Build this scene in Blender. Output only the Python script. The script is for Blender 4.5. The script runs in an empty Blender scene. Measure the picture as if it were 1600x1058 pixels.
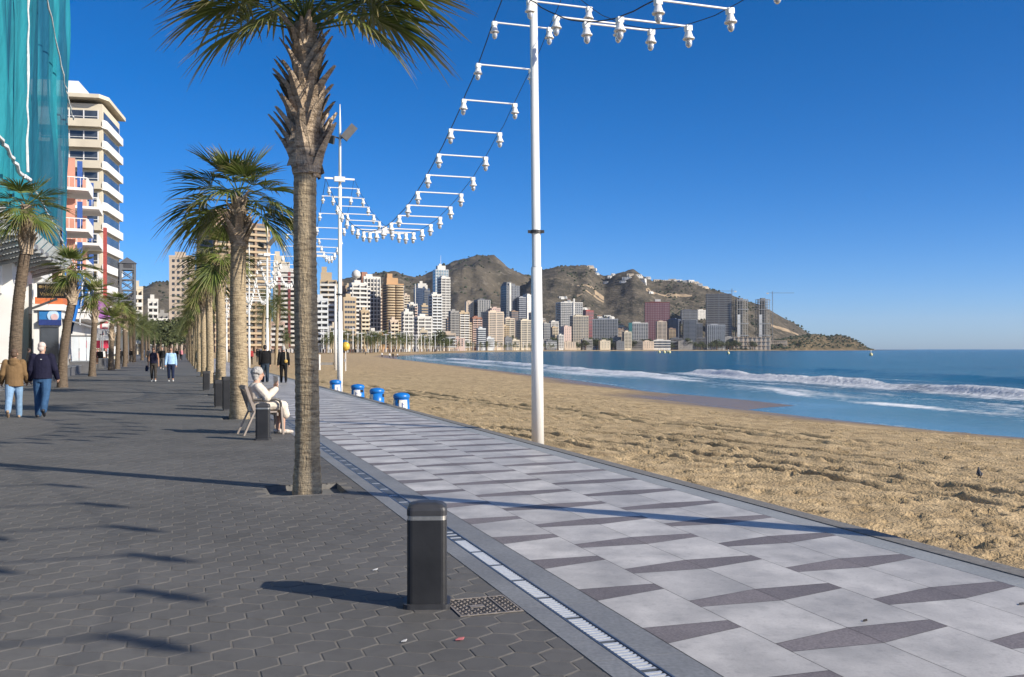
import bpy, math, random
import numpy as np
from mathutils import Vector, Matrix
R = math.radians
PI = math.pi
scn = bpy.context.scene
COL = scn.collection

# ------------------------------------------------------------ camera, sky, sun, exposure
F = 1530.0                      # focal length in pixels of the 1600 px wide photograph
HC = 1.6                        # eye height above the promenade
cam_d = bpy.data.cameras.new('camera')
cam = bpy.data.objects.new('camera', cam_d); COL.objects.link(cam)
cam.location = (0, 0, HC); cam.rotation_euler = (R(90), 0, 0)
cam_d.sensor_width = 36.0; cam_d.lens = 36.0*F/1600.0
cam_d.shift_y = 16.5/1600.0
cam_d.clip_start = 0.1; cam_d.clip_end = 100000
scn.camera = cam

SUN_EL = R(28.0); SUN_AZ = R(116.6)          # azimuth clockwise from +Y
world = bpy.data.worlds.new('World'); scn.world = world; world.use_nodes = True
wn = world.node_tree.nodes; wl = world.node_tree.links
sky = wn.new('ShaderNodeTexSky'); sky.sky_type = 'NISHITA'; sky.sun_disc = False
sky.sun_elevation = SUN_EL; sky.sun_rotation = SUN_AZ
sky.altitude = 0; sky.air_density = 0.5; sky.dust_density = 0.7; sky.ozone_density = 4.0
sky_hs = wn.new('ShaderNodeHueSaturation'); sky_hs.inputs['Saturation'].default_value = 1.33; sky_hs.inputs['Hue'].default_value = 0.503
bg = wn['Background']; bg.inputs['Strength'].default_value = 0.128
wl.new(sky.outputs['Color'], sky_hs.inputs['Color']); wl.new(sky_hs.outputs['Color'], bg.inputs['Color'])
sd = bpy.data.lights.new('sun', 'SUN'); sd.energy = 4.8; sd.angle = R(0.45); sd.color = (1.0, 0.92, 0.79)
so = bpy.data.objects.new('sun', sd); COL.objects.link(so)
sdir = Vector((math.sin(SUN_AZ)*math.cos(SUN_EL), math.cos(SUN_AZ)*math.cos(SUN_EL), math.sin(SUN_EL)))
so.rotation_euler = sdir.to_track_quat('Z', 'Y').to_euler(); so.location = (30, -20, 40)
scn.view_settings.view_transform = 'Standard'; scn.view_settings.look = 'None'
scn.view_settings.exposure = 0.42; scn.view_settings.gamma = 1.0
scn.cycles.max_bounces = 6; scn.cycles.diffuse_bounces = 3; scn.cycles.glossy_bounces = 3
scn.cycles.transmission_bounces = 4; scn.cycles.transparent_max_bounces = 12
scn.cycles.caustics_reflective = False; scn.cycles.caustics_refractive = False

# ------------------------------------------------------------ frames of reference
TH = R(18.78); ST, CT = math.sin(TH), math.cos(TH)
def W(u, v, z=0.0):             # u metres along the promenade, v metres across it towards the sea
    return (-ST*u + CT*v, CT*u + ST*v, z)
def at(px, Y, z=0.0):           # the point Y metres ahead that the photograph shows in column px
    return ((px-800.0)/F*Y, Y, z)
def zat(py, Y): return HC + (545.5-py)/F*Y

# ------------------------------------------------------------ numpy noise
_rs = np.random.RandomState(7); _T = _rs.rand(256, 256)
def vnoise(x, y):
    xi = np.floor(x).astype(int); yi = np.floor(y).astype(int)
    fx = x-xi; fy = y-yi; fx = fx*fx*(3-2*fx); fy = fy*fy*(3-2*fy)
    g = lambda a, b: _T[a & 255, b & 255]
    return (g(xi,yi)*(1-fx)+g(xi+1,yi)*fx)*(1-fy) + (g(xi,yi+1)*(1-fx)+g(xi+1,yi+1)*fx)*fy
def fbm(x, y, o=4, gain=0.5):
    s = 0; a = 1; t = 0
    for i in range(o):
        s = s + a*vnoise(x*2**i+17.3*i, y*2**i+5.1*i); t += a; a *= gain
    return s/t

# ------------------------------------------------------------ mesh building
class MB:
    def __init__(s): s.v = []; s.f = []; s.m = []; s.attr = None
    def add(s, vs, fs, mi=0):
        b = len(s.v); s.v.extend([tuple(p) for p in vs])
        for f in fs: s.f.append(tuple(i+b for i in f)); s.m.append(mi)
        return s
    def box(s, c, d, rz=0.0, mi=0, top=None):
        cx, cy, cz = c; hx, hy, hz = d[0]/2, d[1]/2, d[2]/2
        tx, ty = (hx, hy) if top is None else (top[0]/2, top[1]/2)
        ca, sa = math.cos(rz), math.sin(rz); vs = []
        for z, ax, ay in ((-hz, hx, hy), (hz, tx, ty)):
            for x, y in ((-ax,-ay),(ax,-ay),(ax,ay),(-ax,ay)):
                vs.append((cx+x*ca-y*sa, cy+x*sa+y*ca, cz+z))
        return s.add(vs, [(3,2,1,0),(4,5,6,7),(0,1,5,4),(1,2,6,5),(2,3,7,6),(3,0,4,7)], mi)
    def bb(s, x0, x1, y0, y1, z0, z1, mi=0):
        return s.box(((x0+x1)/2,(y0+y1)/2,(z0+z1)/2), (x1-x0,y1-y0,z1-z0), 0, mi)
    def beam(s, p, q, w, h=None, mi=0, up=(0,0,1)):
        h = w if h is None else h
        p = Vector(p); q = Vector(q); d = (q-p).normalized(); up = Vector(up)
        sx = d.cross(up)
        if sx.length < 1e-4: sx = d.cross(Vector((1,0,0)))
        sx.normalize(); sy = sx.cross(d).normalized()
        vs = []
        for e in (p, q):
            for a, b in ((-1,-1),(1,-1),(1,1),(-1,1)): vs.append(e + sx*(a*w/2) + sy*(b*h/2))
        return s.add(vs, [(3,2,1,0),(4,5,6,7),(0,1,5,4),(1,2,6,5),(2,3,7,6),(3,0,4,7)], mi)
    def tube(s, pts, rad, n=8, mi=0, cap=True, sq=1.0):
        pts = [Vector(p) for p in pts]; k = len(pts)
        if not hasattr(rad, '__len__'): rad = [rad]*k
        b = []; ref = None
        for i in range(k):
            d = (pts[min(i+1,k-1)]-pts[max(i-1,0)])
            d = d.normalized() if d.length > 1e-9 else Vector((0,0,1))
            if ref is None:
                ref = d.cross(Vector((0,1,0)))
                if ref.length < 0.1: ref = d.cross(Vector((1,0,0)))
            sx = (ref - d*ref.dot(d)).normalized(); ref = sx; sy = d.cross(sx)
            for j in range(n):
                a = 2*PI*j/n; b.append(pts[i] + sx*(math.cos(a)*rad[i]) + sy*(math.sin(a)*rad[i]*sq))
        fs = [(i*n+j, i*n+(j+1)%n, (i+1)*n+(j+1)%n, (i+1)*n+j) for i in range(k-1) for j in range(n)]
        if cap: fs += [tuple(reversed(range(n))), tuple((k-1)*n+j for j in range(n))]
        return s.add(b, fs, mi)
    def loft(s, rings, n=14, mi=0, cap=True):       # rings: (cx, cy, cz, rx, ry)
        b = []
        for cx, cy, cz, rx, ry in rings:
            for j in range(n):
                a = 2*PI*j/n; b.append((cx+rx*math.cos(a), cy+ry*math.sin(a), cz))
        k = len(rings)
        fs = [(i*n+j, i*n+(j+1)%n, (i+1)*n+(j+1)%n, (i+1)*n+j) for i in range(k-1) for j in range(n)]
        if cap: fs += [tuple(reversed(range(n))), tuple((k-1)*n+j for j in range(n))]
        return s.add(b, fs, mi)
    def lathe(s, prof, c=(0,0,0), n=16, mi=0):
        return s.loft([(c[0],c[1],c[2]+z,r,r) for r, z in prof], n, mi)
    def ball(s, c, r, n=10, mi=0):
        rx, ry, rz = r if hasattr(r,'__len__') else (r,r,r)
        m = max(5, n//2+1)
        rings = []
        for i in range(m+1):
            a = -PI/2 + PI*i/m; a = max(-PI/2+.08, min(PI/2-.08, a))
            rings.append((c[0],c[1],c[2]+rz*math.sin(a), rx*math.cos(a), ry*math.cos(a)))
        return s.loft(rings, n, mi)
    def poly(s, pts, z0, z1, mi=0):
        n = len(pts); vs = [(x,y,z0) for x,y in pts]+[(x,y,z1) for x,y in pts]
        fs = [tuple(reversed(range(n))), tuple(range(n,2*n))]+[(i,(i+1)%n,n+(i+1)%n,n+i) for i in range(n)]
        return s.add(vs, fs, mi)
    def mesh(s, name, mats, smooth=False):
        me = bpy.data.meshes.new(name); me.from_pydata(s.v, [], s.f)
        for m in (mats if isinstance(mats,(list,tuple)) else [mats]): me.materials.append(m)
        if any(s.m): me.polygons.foreach_set('material_index', s.m)
        if smooth: me.polygons.foreach_set('use_smooth', [True]*len(s.f))
        me.update(); return me
    def build(s, name, mats, parent=None, smooth=False, loc=None, rz=0.0):
        return link(name, s.mesh(name, mats, smooth), parent, loc, rz)
def link(name, me, parent=None, loc=None, rz=0.0):
    o = bpy.data.objects.new(name, me); COL.objects.link(o)
    if parent is not None: o.parent = parent
    if loc is not None: o.location = loc
    if rz: o.rotation_euler = (0,0,rz)
    return o
def grid_mesh(name, X, Y, Z, mats, attrs=None, smooth=True):
    nr, nc = X.shape
    co = np.stack([X,Y,Z],-1).reshape(-1,3).astype(np.float32)
    i = np.arange(nr*nc).reshape(nr,nc)
    q = np.stack([i[:-1,:-1],i[:-1,1:],i[1:,1:],i[1:,:-1]],-1).reshape(-1,4).astype(np.int32)
    me = bpy.data.meshes.new(name); me.vertices.add(len(co)); me.vertices.foreach_set('co', co.ravel())
    me.loops.add(q.size); me.loops.foreach_set('vertex_index', q.ravel())
    me.polygons.add(len(q)); me.polygons.foreach_set('loop_start', np.arange(0,q.size,4,dtype=np.int32))
    me.polygons.foreach_set('loop_total', np.full(len(q),4,np.int32))
    me.materials.append(mats); me.update(calc_edges=True)
    me.polygons.foreach_set('use_smooth', np.full(len(q), smooth))
    for k, a in (attrs or {}).items():
        at_ = me.attributes.new(k,'FLOAT','POINT'); at_.data.foreach_set('value', a.ravel().astype(np.float32))
    return me
def tag(o, label=None, cat=None, group=None, kind=None):
    if label: o['label'] = label
    if cat: o['category'] = cat
    if group: o['group'] = group
    if kind: o['kind'] = kind
    return o
def thing(name, label, cat, loc=(0,0,0), rz=0.0, group=None):
    o = bpy.data.objects.new(name, None); COL.objects.link(o); o.empty_display_size = 0.2
    o.location = loc; o.rotation_euler = (0,0,rz)
    return tag(o, label, cat, group)
def copy_tree(o, kids=None):
    c = o.copy(); COL.objects.link(c)
    for ch in list(o.children):
        d = copy_tree(ch); d.parent = c
    return c
def struct(o): o['kind'] = 'structure'; return o

# ------------------------------------------------------------ materials
_mats = {}
def mat(name, col, rough=0.75, var=0.12, scale=4.0, bump=0.0, bscale=None, col2=None, metal=0.0, stretch=(1,1,1), spec=0.5, detail=6, thr=None, trans=0.0):
    if name in _mats: return _mats[name]
    m = bpy.data.materials.new(name); m.use_nodes = True; _mats[name] = m
    nt = m.node_tree; nd = nt.nodes; lk = nt.links; p = nd['Principled BSDF']
    tc = nd.new('ShaderNodeTexCoord'); mp = nd.new('ShaderNodeMapping'); mp.inputs['Scale'].default_value = stretch
    lk.new(tc.outputs['Object'], mp.inputs['Vector'])
    nz = nd.new('ShaderNodeTexNoise'); nz.inputs['Scale'].default_value = scale; nz.inputs['Detail'].default_value = detail
    lk.new(mp.outputs['Vector'], nz.inputs['Vector'])
    rp = nd.new('ShaderNodeValToRGB'); lk.new(nz.outputs['Fac'], rp.inputs['Fac'])
    a = tuple(max(0,c*(1-var)) for c in col); b = tuple(c*(1+var) for c in (col2 or col))
    lo, hi = thr or (0.32, 0.68)
    rp.color_ramp.elements[0].position = lo; rp.color_ramp.elements[1].position = hi
    rp.color_ramp.elements[0].color = (*a,1); rp.color_ramp.elements[1].color = (*b,1)
    lk.new(rp.outputs['Color'], p.inputs['Base Color'])
    p.inputs['Roughness'].default_value = rough; p.inputs['Metallic'].default_value = metal
    p.inputs['Specular IOR Level'].default_value = spec
    if trans: p.inputs['Transmission Weight'].default_value = trans
    if bump:
        bn = nd.new('ShaderNodeBump'); bn.inputs['Strength'].default_value = bump; bn.inputs['Distance'].default_value = 0.02
        n2 = nd.new('ShaderNodeTexNoise'); n2.inputs['Scale'].default_value = bscale or scale*6; n2.inputs['Detail'].default_value = 4
        lk.new(mp.outputs['Vector'], n2.inputs['Vector']); lk.new(n2.outputs['Fac'], bn.inputs['Height'])
        lk.new(bn.outputs['Normal'], p.inputs['Normal'])
    return m
def attr_mix(m, attr, col, lo=0.0, hi=1.0, rough=None):     # blend towards col where a mesh attribute is high
    nt = m.node_tree; nd = nt.nodes; lk = nt.links; p = nd['Principled BSDF']
    a = nd.new('ShaderNodeAttribute'); a.attribute_name = attr
    mr = nd.new('ShaderNodeMapRange'); mr.inputs['From Min'].default_value = lo; mr.inputs['From Max'].default_value = hi
    lk.new(a.outputs['Fac'], mr.inputs['Value'])
    mx = nd.new('ShaderNodeMix'); mx.data_type = 'RGBA'
    src = p.inputs['Base Color'].links[0].from_socket
    lk.new(mr.outputs['Result'], mx.inputs['Factor']); lk.new(src, mx.inputs['A']); mx.inputs['B'].default_value = (*col,1)
    lk.new(mx.outputs['Result'], p.inputs['Base Color'])
    if rough is not None:
        m2 = nd.new('ShaderNodeMapRange'); m2.inputs['To Min'].default_value = p.inputs['Roughness'].default_value; m2.inputs['To Max'].default_value = rough
        m2.inputs['From Min'].default_value = lo; m2.inputs['From Max'].default_value = hi
        lk.new(a.outputs['Fac'], m2.inputs['Value']); lk.new(m2.outputs['Result'], p.inputs['Roughness'])
    return mr
def tint(m, attr, amt=0.25):                                # per-tile brightness
    nt = m.node_tree; nd = nt.nodes; lk = nt.links; p = nd['Principled BSDF']
    a = nd.new('ShaderNodeAttribute'); a.attribute_name = attr
    mr = nd.new('ShaderNodeMapRange'); mr.inputs['To Min'].default_value = 1-amt; mr.inputs['To Max'].default_value = 1+amt
    lk.new(a.outputs['Fac'], mr.inputs['Value'])
    hs = nd.new('ShaderNodeHueSaturation'); lk.new(mr.outputs['Result'], hs.inputs['Value'])
    src = p.inputs['Base Color'].links[0].from_socket
    lk.new(src, hs.inputs['Color']); lk.new(hs.outputs['Color'], p.inputs['Base Color'])
def flat(name, col, rough=0.6, **k): return mat(name, col, rough, var=k.pop('var',0.06), scale=k.pop('scale',3.0), **k)

def stain(m, scale, lo=.4, hi=.62, dark=.7, stretch=(1,1,1), detail=8):      # blotches of dirt with a shape of their own
    nt = m.node_tree; nd = nt.nodes; lk = nt.links; p = nd['Principled BSDF']
    tc = nd.new('ShaderNodeTexCoord'); mp = nd.new('ShaderNodeMapping'); mp.inputs['Scale'].default_value = stretch; lk.new(tc.outputs['Object'],mp.inputs['Vector'])
    n = nd.new('ShaderNodeTexNoise'); n.inputs['Scale'].default_value = scale; n.inputs['Detail'].default_value = detail; n.inputs['Roughness'].default_value = .62; lk.new(mp.outputs['Vector'],n.inputs['Vector'])
    mr = nd.new('ShaderNodeMapRange'); mr.inputs['From Min'].default_value = lo; mr.inputs['From Max'].default_value = hi; mr.inputs['To Min'].default_value = dark; mr.inputs['To Max'].default_value = 1.0; lk.new(n.outputs['Fac'],mr.inputs['Value'])
    hs = nd.new('ShaderNodeHueSaturation'); lk.new(mr.outputs['Result'],hs.inputs['Value']); src = p.inputs['Base Color'].links[0].from_socket
    lk.new(src,hs.inputs['Color']); lk.new(hs.outputs['Color'],p.inputs['Base Color'])
white_paint = mat('white_paint', (.80,.79,.76), .38, .04, 3)
pole_paint = mat('pole_paint', (.78,.77,.73), .35, .08, 1.5, stretch=(3,3,.6))
dark_steel = mat('dark_steel', (.055,.055,.057), .45, .2, 6, bump=.15)
grey_steel = mat('grey_steel', (.30,.31,.32), .45, .15, 4)
black_cable = mat('black_cable', (.02,.02,.03), .6)
glass_dark = mat('window_glass', (.05,.06,.075), .12, .5, .35, spec=.8)
# ============================================================ THE GROUND, BEACH AND SEA
# waterline of the bay, in world X, Y
WL = [(60,-60),(45,-10),(34,15),(26,27),(19.4,37),(17.3,43),(14.6,51.5),(13.6,56.5),(15.6,59),(17.6,60.5),(14.6,66),(11.6,77),(9.7,93),(5.5,118),(-3.5,165),(-18.7,238),(-40.6,345),
      (-55,466),(-56,714),(-42,1071),(50,1530),(233,1785),(560,2200),(800,2480),(985,2690)]
WLa = np.array(WL)
LAND = np.array(WL + [(1250,2900),(1250,9000),(-9000,9000),(-9000,-60)])
def seg_dist(px, py, P):
    d = np.full(px.shape, 1e9)
    for (ax,ay),(bx,by) in zip(P[:-1],P[1:]):
        dx, dy = bx-ax, by-ay; L = dx*dx+dy*dy
        t = np.clip(((px-ax)*dx+(py-ay)*dy)/L,0,1)
        d = np.minimum(d, np.hypot(px-ax-t*dx, py-ay-t*dy))
    return d
def inside(px, py, P):
    c = np.zeros(px.shape, bool); n = len(P)
    for i in range(n):
        ax, ay = P[i]; bx, by = P[(i+1)%n]
        if ay == by: continue
        k = ((ay > py) != (by > py)) & (px < (bx-ax)*(py-ay)/(by-ay)+ax)
        c ^= k
    return c
SEA_Z = -1.9
def shore_sd(px, py):
    d = seg_dist(px, py, WL); return np.where(inside(px,py,LAND), d, -d)
def beach_z(sd):
    return np.where(sd > 0, SEA_Z + 1.42*(1-np.exp(-np.maximum(sd,0)/9.0)), SEA_Z + 0.05*sd)

# ---- land sheet
inner = [W(u,5.6) for u in (-60,60,160,260,360,430)] + [(-150,520,0),(-138,720,0),(-112,1085,0),(-10,1590,0),(190,1850,0),(520,2270,0),(960,2790,0),(1200,2900,0)]
mb = MB(); pts = [(p[0],p[1]) for p in inner] + [(1200,9000),(-12000,9000),(-12000,-60)]
mb.add([(x,y,-.07) for x,y in pts], [tuple(range(len(pts)))])
ground_m = mat('town_ground', (.16,.155,.145), .9, .2, .05)
struct(mb.build('ground', ground_m))

# ---- hexagonal pavers of the promenade
paver_m = mat('paver', (.112,.107,.100), .75, .12, .5, bump=.25, bscale=140)
tint(paver_m, 'tint', .07); stain(paver_m,.55,.36,.6,.80); stain(paver_m,9,.40,.50,.90)
joint_m = mat('paver_joint', (.158,.144,.124), .9, .25, 9)
s_ = .125; pv = s_*math.sqrt(3); pu = 1.5*s_
vs, fs, tn = [], [], []
V0, U0 = .811+pv/2, 4.952
pit_rects = [(11.36+12.2*k, 1.37) for k in range(6)]
rng = random.Random(3)
nu0 = int((-1.5-U0)/pu); nu1 = int((62-U0)/pu)
for i in range(nu0, nu1):
    u = U0+i*pu; off = (i%2)*pv/2
    j0 = int((-6.4-V0)/pv) if u > 15 else int((-5.2-V0)/pv)
    for j in range(j0, int((2.05-V0)/pv)+1):
        v = V0+j*pv+off
        if v > 2.06: continue
        if any(abs(u-a) < .52 and abs(v-b) < .5 for a,b in pit_rects): continue
        b = len(vs); dz = rng.uniform(-.0015,.0015); tx, ty = rng.uniform(-.003,.003), rng.uniform(-.003,.003)
        for r, z in ((s_-.0048,-.012),(s_-.0048,-.0028),(s_-.010,0)):
            for k in range(6):
                a = PI/2 + k*PI/3; x, y = r*math.cos(a), r*math.sin(a)
                vs.append(W(u+y, v+x, z+dz+tx*x+ty*y))
        fs.append((b+12,b+13,b+14,b+15,b+16,b+17)); t = rng.random(); tn.append(t)
        for q in (0,6):
            for k in range(6): fs.append((b+q+k,b+q+(k+1)%6,b+q+6+(k+1)%6,b+q+6+k)); tn.append(t)
me = bpy.data.meshes.new('paving'); me.from_pydata(vs,[],fs); me.materials.append(paver_m)
a_ = me.attributes.new('tint','FLOAT','FACE'); a_.data.foreach_set('value', tn)
struct(link('hexagonal_paving', me))
mb = MB()        # bedding under the pavers with square holes at the tree pits, then the far paving beyond
def strip(mb, u0,u1,v0,v1,z,mi=0): mb.add([W(u0,v0,z),W(u0,v1,z),W(u1,v1,z),W(u1,v0,z)],[(0,1,2,3)],mi)
ub = -1.5
for (pu_, pv_) in pit_rects:
    strip(mb, ub, pu_-.42, -6.5, 2.0, -.003)
    strip(mb, pu_-.42, pu_+.42, -6.5, pv_-.42, -.003); strip(mb, pu_-.42, pu_+.42, pv_+.42, 2.0, -.003)
    ub = pu_+.42
strip(mb, ub, 62, -6.5, 2.0, -.003)
struct(mb.build('paving_bed', joint_m))
mb = MB(); strip(mb, 61.6, 440, -6.5, 2.0, -.002); strip(mb,-60,-1.4,-6.5,2.0,-.002)
farpave_m = mat('far_paving', (.112,.110,.106), .75, .1, .6)
struct(mb.build('far_paving', farpave_m))

# ---- granite bands and the pale tile walk with its dark wedge inlays
granite_m = mat('granite_band', (.20,.205,.21), .6, .16, 40, bump=.1, bscale=200)
granite2_m = mat('pale_granite', (.30,.31,.31), .6, .14, 45, bump=.1, bscale=200)
stain(granite_m,1.2,.36,.6,.80); stain(granite2_m,1.2,.36,.6,.82)
kerb_m = mat('kerb_stone', (.18,.17,.155), .75, .18, 20, bump=.2)
def band(mb, v0, v1, z, L, u0=-2.0, u1=120, far=440, zb=-.06, gap=.004):
    n = int((u1-u0)/L)
    for i in range(n):
        a = u0+i*L
        b_ = [W(a+gap/2,v0,zb),W(a+gap/2,v1,zb),W(a+L-gap/2,v1,zb),W(a+L-gap/2,v0,zb)]
        t_ = [(x,y,z) for x,y,_ in b_]
        mb.add(b_+t_, [(4,5,6,7),(0,1,5,4),(1,2,6,5),(2,3,7,6),(3,0,4,7)])
    strip(mb, u0+n*L, far, v0, v1, z)
mb = MB(); band(mb, 2.0,2.148,.004,1.1); band(mb, 2.288,2.506,.004,1.1); band(mb,-6.62,-6.5,.02,1.1)
struct(mb.build('granite_band', granite_m))
mb = MB(); band(mb, 5.334,5.575,.004,1.2); struct(mb.build('pale_granite_band', granite2_m))
mb = MB(); band(mb, 5.579,5.76,.012,1.5,zb=-1.3); struct(mb.build('kerb', kerb_m))

tile_m = mat('pale_tile', (.475,.450,.415), .45, .16, 2.2, col2=(.515,.488,.452), stretch=(1,1,1), bump=.05, bscale=60)
tint(tile_m,'tint',.10); stain(tile_m,1.7,.36,.62,.80,(1.6,.8,1)); stain(tile_m,14,.34,.46,.86); stain(tile_m,60,.36,.5,.90)
wedge_m = mat('purple_stone', (.180,.158,.156), .6, .25, 70, bump=.08, bscale=250)
tint(wedge_m,'tint',.14); stain(wedge_m,2,.35,.6,.82)
dirt_m = mat('tile_joint', (.10,.10,.10), .9)
tv, tf, tm, tt = [], [], [], []
cols = [2.510,3.060,3.627,4.195,4.762,5.330]
g = .0022
def tpoly(pts, mi, z, t):
    b = len(tv); tv.extend(W(u,v,z) for u,v in pts); tf.append(tuple(range(b,b+len(pts)))); tm.append(mi); tt.append(t)
# wedge edges in one pair of columns (relative to the lens centre): left end, middle, right end
TOP = (.023,.154,.138); BOT = (-.126,-.153,-.009); PITCH = .95
def edges(kind):
    if kind == 'L': return (TOP[0],TOP[1]),(BOT[0],BOT[1])      # left column of a pair
    return (TOP[1],TOP[2]),(BOT[1],BOT[2])
trng = random.Random(5)
for c, (kind, uc) in enumerate((('R',4.91),('L',4.541),('R',4.541),('L',5.156),('R',5.156))):
    (tl,tr),(bl,br) = edges(kind); v0, v1 = cols[c]+g, cols[c+1]-g
    k = -7
    while True:
        u = uc+k*PITCH
        if u > 200: break
        t = trng.random()
        tpoly([(u+bl+g,v0),(u+br+g,v1),(u+tr-g,v1),(u+tl-g,v0)], 1, .004, t)
        nb_l, nb_r = u+PITCH+bl, u+PITCH+br
        tpoly([(u+tl+g,v0),(u+tr+g,v1),(nb_r-g,v1),(nb_l-g,v0)], 0, .004, trng.random())
        k += 1
me = bpy.data.meshes.new('tile_walk'); me.from_pydata(tv,[],tf); me.materials.append(tile_m); me.materials.append(wedge_m)
me.polygons.foreach_set('material_index', tm); a_ = me.attributes.new('tint','FLOAT','FACE'); a_.data.foreach_set('value', tt)
struct(link('tile_walk', me))
mb = MB(); strip(mb,-3,200,2.5,5.34,0.0005); struct(mb.build('tile_bed', dirt_m))
mb = MB(); strip(mb,199.8,440,2.5,5.34,.002)
struct(mb.build('far_tile_walk', mat('far_tile',(.40,.405,.41),.45,.1,.5)))

# ---- sand
sand_m = mat('sand', (.455,.328,.180), .95, .14, 1.6, col2=(.505,.375,.215), bump=1.0, bscale=22, spec=.2)
for n_ in sand_m.node_tree.nodes:
    if n_.type=='BUMP': n_.inputs['Distance'].default_value=.045
stain(sand_m,.30,.36,.6,.86,(1,2,1)); stain(sand_m,3.0,.36,.48,.80)
attr_mix(sand_m,'wet',(.215,.155,.095),0,1,rough=.25)
uu = [-3.0]
DU = lambda u: max(.055,.0065*abs(u)) if u < 60 else .011*u
while uu[-1] < 455: uu.append(uu[-1]+DU(uu[-1]))
uu = np.array(uu)
wl_uv = np.array([(-ST*x+CT*y, CT*x+ST*y) for x,y in WL])
keep = [0]
for i in range(1,len(wl_uv)):
    if wl_uv[i,0] > wl_uv[keep[-1],0]: keep.append(i)
vmax = np.interp(uu, wl_uv[keep,0], wl_uv[keep,1])+14
tt_ = np.linspace(0,1,500)**1.3
V = 5.75 + tt_[None,:]*(vmax[:,None]-5.75); U = np.repeat(uu[:,None],len(tt_),1)
X = -ST*U+CT*V; Y = CT*U+ST*V
SDs = shore_sd(X,Y)
Z = beach_z(SDs)
Z = np.minimum(Z, -.30-.12*np.clip((V-5.75)/2,0,1)+.03*(fbm(U*.5,V*.5)-.5))
dry = np.clip((SDs-6.5)/4.5,0,1)*np.clip((V-5.8)/.5,0,1)
Z += dry*(.05*(fbm(U*.7+3,V*.7,3)-.5) + .06*(fbm(U*2.6,V*2.6,4)-.5) + .045*np.minimum(0,(fbm(U*4.2+9,V*4.2,3)-.52))*3*np.clip(fbm(U*.3,V*.3+40,2)*2.4-.5,0.15,1))
# footprints
frs = np.random.RandomState(11)
for k in range(7500):
    fu = 2+frs.rand()**1.35*50; fv = 5.9+frs.rand()*26
    i = np.searchsorted(uu,fu)
    if i >= len(uu)-3: continue
    j = np.searchsorted(V[i],fv)
    if j >= len(tt_)-4: continue
    sd_ = SDs[i,j]
    if sd_ < 8.5 and frs.rand() > .04: continue
    ru, rv = frs.uniform(.06,.15), frs.uniform(.05,.12); dp = frs.uniform(.018,.062)
    hw = max(2,int(.35/DU(fu))); jw = 9
    sl = (slice(max(0,i-hw),i+hw+1), slice(max(0,j-jw),j+jw+1))
    q = ((U[sl]-fu)/ru)**2+((V[sl]-fv)/rv)**2
    Z[sl] += -dp*np.exp(-q*q) + .5*dp*np.exp(-((np.sqrt(q)-1.5)/.5)**2)
# clods thrown up by feet and rakes
for k in range(6000):
    fu = 2+frs.rand()**1.3*50; fv = 5.85+frs.rand()*27
    i = np.searchsorted(uu,fu)
    if i >= len(uu)-3: continue
    j = np.searchsorted(V[i],fv)
    if j >= len(tt_)-4 or SDs[i,j] < 8.5: continue
    if fbm(np.array([fu*.25]),np.array([fv*.4+11]),2)[0] < .40+.12*frs.rand(): continue
    r_c = frs.uniform(.06,.12); h_c = frs.uniform(.006,.024)
    hw = max(1,int(.22/DU(fu)))
    sl = (slice(max(0,i-hw),i+hw+1), slice(max(0,j-5),j+6))
    Z[sl] += h_c*np.exp(-(((U[sl]-fu)/r_c)**2+((V[sl]-fv)/(r_c*1.3))**2))
# tractor tracks along the beach
for (x0,y0,x1,y1,wd,dp) in ((-3,29,7.6,12.2,.13,.07),(-1.7,29,8.9,12.2,.13,.05),(2.2,26,11,11.5,.13,.055),(3.6,26,12.4,11.5,.12,.045),(-14,66,4.3,30,.2,.06),(-12.6,66,5.7,30,.2,.05)):
    dx,dy = x1-x0,y1-y0; L = math.hypot(dx,dy)
    t = ((X-x0)*dx+(Y-y0)*dy)/L; n = ((X-x0)*dy-(Y-y0)*dx)/L
    n = n + .35*np.sin(t*.17)+.15*np.sin(t*.45+1)
    m = np.clip((t+2)/2,0,1)*np.clip((L+8-t)/2,0,1)
    brk = np.clip(.7+2.2*(fbm(t*.9,x0+0*t,3)-.5),0.1,1.15)
    Z += 2.6*m*dry*dp*brk*(-np.exp(-(n/(wd*.8))**2)+.45*np.exp(-((n+wd*1.5)/(wd*.9))**2)+.35*np.exp(-((n-wd*1.5)/(wd*.9))**2))
wet = 1-np.clip((SDs-4.5+ (fbm(U*.25,V*.25+9,3)-.5)*5)/5.0,0,1)
struct(link('beach_sand', grid_mesh('beach_sand',X,Y,Z,sand_m,{'wet':wet})))
SAND = (X,Y,Z)
def sand_z(x,y):
    k = int(np.argmin((SAND[0]-x)**2+(SAND[1]-y)**2)); return float(SAND[2].ravel()[k])
# far beach round the bay
inn = [W(454,5.6)] + inner[6:]; out = [(-55,454)] + WL[17:] 
innp = np.array([(p[0],p[1]) for p in inn]); outp = np.array(out)
def resample(P,n):
    d = np.r_[0,np.cumsum(np.hypot(*np.diff(P,axis=0).T))]; s = np.linspace(0,d[-1],n)
    return np.stack([np.interp(s,d,P[:,0]),np.interp(s,d,P[:,1])],-1)
A = resample(innp,120); B = resample(outp,120); B = B+(B-A)*.25
tt2 = np.linspace(0,1,16)
X = A[:,None,0]*(1-tt2)+B[:,None,0]*tt2; Y = A[:,None,1]*(1-tt2)+B[:,None,1]*tt2
SDf = shore_sd(X,Y); Z = np.minimum(beach_z(SDf), -.1)+.0*X; Z[:,0] = -.05
struct(link('far_beach', grid_mesh('far_beach',X,Y,Z,sand_m,{'wet':1-np.clip(SDf/6,0,1)})))

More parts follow.
